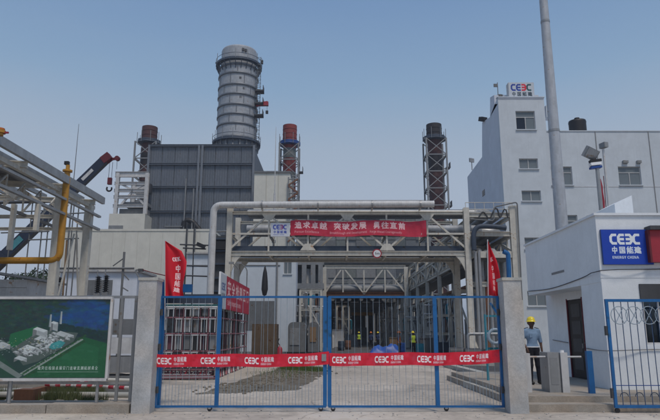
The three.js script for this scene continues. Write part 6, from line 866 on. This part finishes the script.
const bodyParts = (() => {
  const legs = (g) => [[-.09, .9, 0, .085 + g, -.1, .5, .01, .058 + g], [-.1, .5, .01, .056 + g, -.105, .1, -.01, .042 + g], [.09, .9, 0, .085 + g, .115, .5, .02, .058 + g], [.115, .5, .02, .056 + g, .14, .1, 0, .042 + g]];
  const torso = (g) => [[-.06, .95, 0, .12 + g, .06, .95, 0, .12 + g, .8], [0, 1.0, 0, .125 + g, 0, 1.18, 0, .13 + g, .78], [-.07, 1.3, 0, .115 + g, .07, 1.3, 0, .115 + g, .8], [-.13, 1.42, -.01, .06 + g, .13, 1.42, -.01, .06 + g, .9]];
  const armU = (g) => [[-.185, 1.405, -.01, .055 + g, -.285, 1.15, -.04, .042 + g], [.185, 1.405, -.01, .055 + g, .245, 1.13, -.02, .042 + g]];
  const armL = (g) => [[-.285, 1.15, -.04, .04 + g, -.215, .955, .1, .027 + g], [.245, 1.13, -.02, .04 + g, .24, .87, .05, .027 + g]];
  const head = [[0, 1.44, -.01, .052, 0, 1.54, .0, .05], [0, 1.63, .0, .088, 0, 1.66, -.01, .09], [0, 1.565, .03, .05, 0, 1.6, .02, .07], [0, 1.625, .088, .009, 0, 1.6, .105, .013], [-.088, 1.61, -.005, .018, -.088, 1.64, -.01, .02], [.088, 1.61, -.005, .018, .088, 1.64, -.01, .02], [-.02, 1.572, .078, .008, .02, 1.572, .078, .008], [-.04, 1.65, .074, .011, -.02, 1.652, .08, .01], [.02, 1.652, .08, .01, .04, 1.65, .074, .011]];
  const hand = (s, bx2, by2, bz2) => { const l = [[bx2, by2, bz2, .026, bx2, by2 - .07, bz2 + .01, .03, .75]]; for (let i = 0; i < 4; i++) { const z = bz2 - .022 + i * .017, len = [.062, .074, .078, .068][i]; l.push([bx2, by2 - .08, z + .008, .0095, bx2 - s * .006, by2 - .08 - len * .5, z + .012, .009], [bx2 - s * .006, by2 - .08 - len * .5, z + .012, .009, bx2 - s * .026, by2 - .08 - len, z + .014, .008]); } l.push([bx2, by2 - .03, bz2 + .03, .012, bx2 - s * .01, by2 - .07, bz2 + .055, .01], [bx2 - s * .01, by2 - .07, bz2 + .055, .01, bx2 - s * .02, by2 - .1, bz2 + .055, .008]); return l; };
  const body = mergeGeometries([surfaceNets(capsules([...legs(-.012), ...torso(-.02), ...armU(-.01), ...armL(0), head[0]], .04), [-.35, .02, -.2], [.35, 1.56, .2], .014), surfaceNets(capsules(head, .022), [-.13, 1.42, -.13], [.13, 1.78, .15], .006), surfaceNets(capsules(hand(-1, -.205, .94, .11), .012), [-.28, .74, .03], [-.13, .99, .2], .004), surfaceNets(capsules(hand(1, .24, .86, .05), .012), [.18, .67, -.02], [.3, .91, .14], .004)]);
  const shirt = surfaceNets((x, y, z) => Math.max(capsules([...torso(.012), ...armU(.012)], .05)(x, y, z), .965 + .006 * Math.sin(x * 40) - y, y - 1.485), [-.36, .9, -.22], [.36, 1.54, .22], .012);
  const trousers = surfaceNets((x, y, z) => Math.max(capsules([...legs(.014), ...torso(.006).slice(0, 2)], .04)(x, y, z), y - 1.0, .06 - y), [-.3, .02, -.2], [.32, 1.05, .2], .013);
  const shoe = (l) => surfaceNets(capsules(l, .01), [-.22, -.02, -.14], [.28, .14, .22], .011), shoeL = shoe([[-.105, .06, -.04, .05, -.115, .045, .13, .045, 1]]), shoeR = shoe([[.14, .06, -.03, .05, .165, .045, .13, .045, 1]]);
  const belt = new THREE.TorusGeometry(.155, .012, 8, 40).rotateX(Math.PI / 2).scale(1.28, 1.3, .76).translate(0, .985, 0);
  const helmet = new THREE.LatheGeometry([[.142, -.012], [.142, 0], [.116, .012], [.112, .05], [.092, .1], [.05, .128], [0, .136]].map(([a, b]) => new THREE.Vector2(a, b)), 28).scale(.92, 1, 1.08).translate(0, 1.675, 0);
  const vest = surfaceNets((x, y, z) => Math.max(capsules(torso(.026), .05)(x, y, z), .93 - y, y - 1.47), [-.36, .88, -.22], [.36, 1.52, .22], .014);
  return { body, shirt, trousers, shoeL, shoeR, belt, helmet, vest };
})();
function person(x, y, z, turn, label, o) {
  const t = thing('person', label, 'person', V(x, y, z), 'people inside the gate'); t.rotation.y = turn;
  const add = (n, g, m) => { const q = new THREE.Mesh(g, m); q.name = n; q.castShadow = q.receiveShadow = true; t.add(q); return q; };
  add('body', bodyParts.body, M.skin); add('shirt', bodyParts.shirt, o.shirt); add('trousers', bodyParts.trousers, M.trouser); add('shoe', bodyParts.shoeL, M.shoe); add('shoe', bodyParts.shoeR, M.shoe); add('helmet', bodyParts.helmet, o.helmet ?? M.helmet);
  if (o.belt) { add('belt', bodyParts.belt, M.belt); for (const s of [-1, 1]) { const e = add('epaulette', boxUV(clean(new THREE.BoxGeometry(.11, .012, .06))), M.epaulet); e.position.set(s * .15, 1.497, -.01); e.rotation.z = -s * .25; } const p = add('pocket', boxUV(clean(new THREE.BoxGeometry(.09, .1, .01))), M.shirt); p.position.set(-.07, 1.29, .107); }
  if (o.vest) add('vest', bodyParts.vest, o.vest);
  return t;
}
for (const k in bodyParts) if (!bodyParts[k].attributes.uv) { const p = bodyParts[k].attributes.position, uv = new Float32Array(p.count * 2); for (let i = 0; i < p.count; i++) { uv[i * 2] = p.getX(i) + p.getZ(i); uv[i * 2 + 1] = p.getY(i); } bodyParts[k].setAttribute('uv', new THREE.BufferAttribute(uv, 2)); }
{
  const g = P(535, 384, 16.6); const gd = person(g.x, .29, -16.6, .12, 'guard in light blue shirt and yellow helmet beside the gatehouse', { shirt: M.shirt, belt: true });
  const spot = (px, Z, turn, label, o) => person(P(px, 340, Z).x, 0, -Z, turn, label, o);
  spot(413, 46, .4, 'worker in yellow-green vest under the right pipe rack', { shirt: M.shirtDark, vest: M.vest }); spot(371, 62, 2.6, 'worker in dark shirt walking down the corridor', { shirt: M.shirtDark, helmet: M.orange }); spot(378, 66, -.5, 'worker in dark shirt and yellow helmet in the corridor', { shirt: M.shirtDark }); spot(359, 70, .2, 'worker in yellow-green vest at the left of the corridor', { shirt: M.epaulet, vest: M.vest }); spot(399, 44, 1.4, 'worker in orange vest near the blue tarpaulin heap', { shirt: M.shirtDark, vest: M.vestOrange, helmet: M.orange });
}
renderer.render(scene, camera);
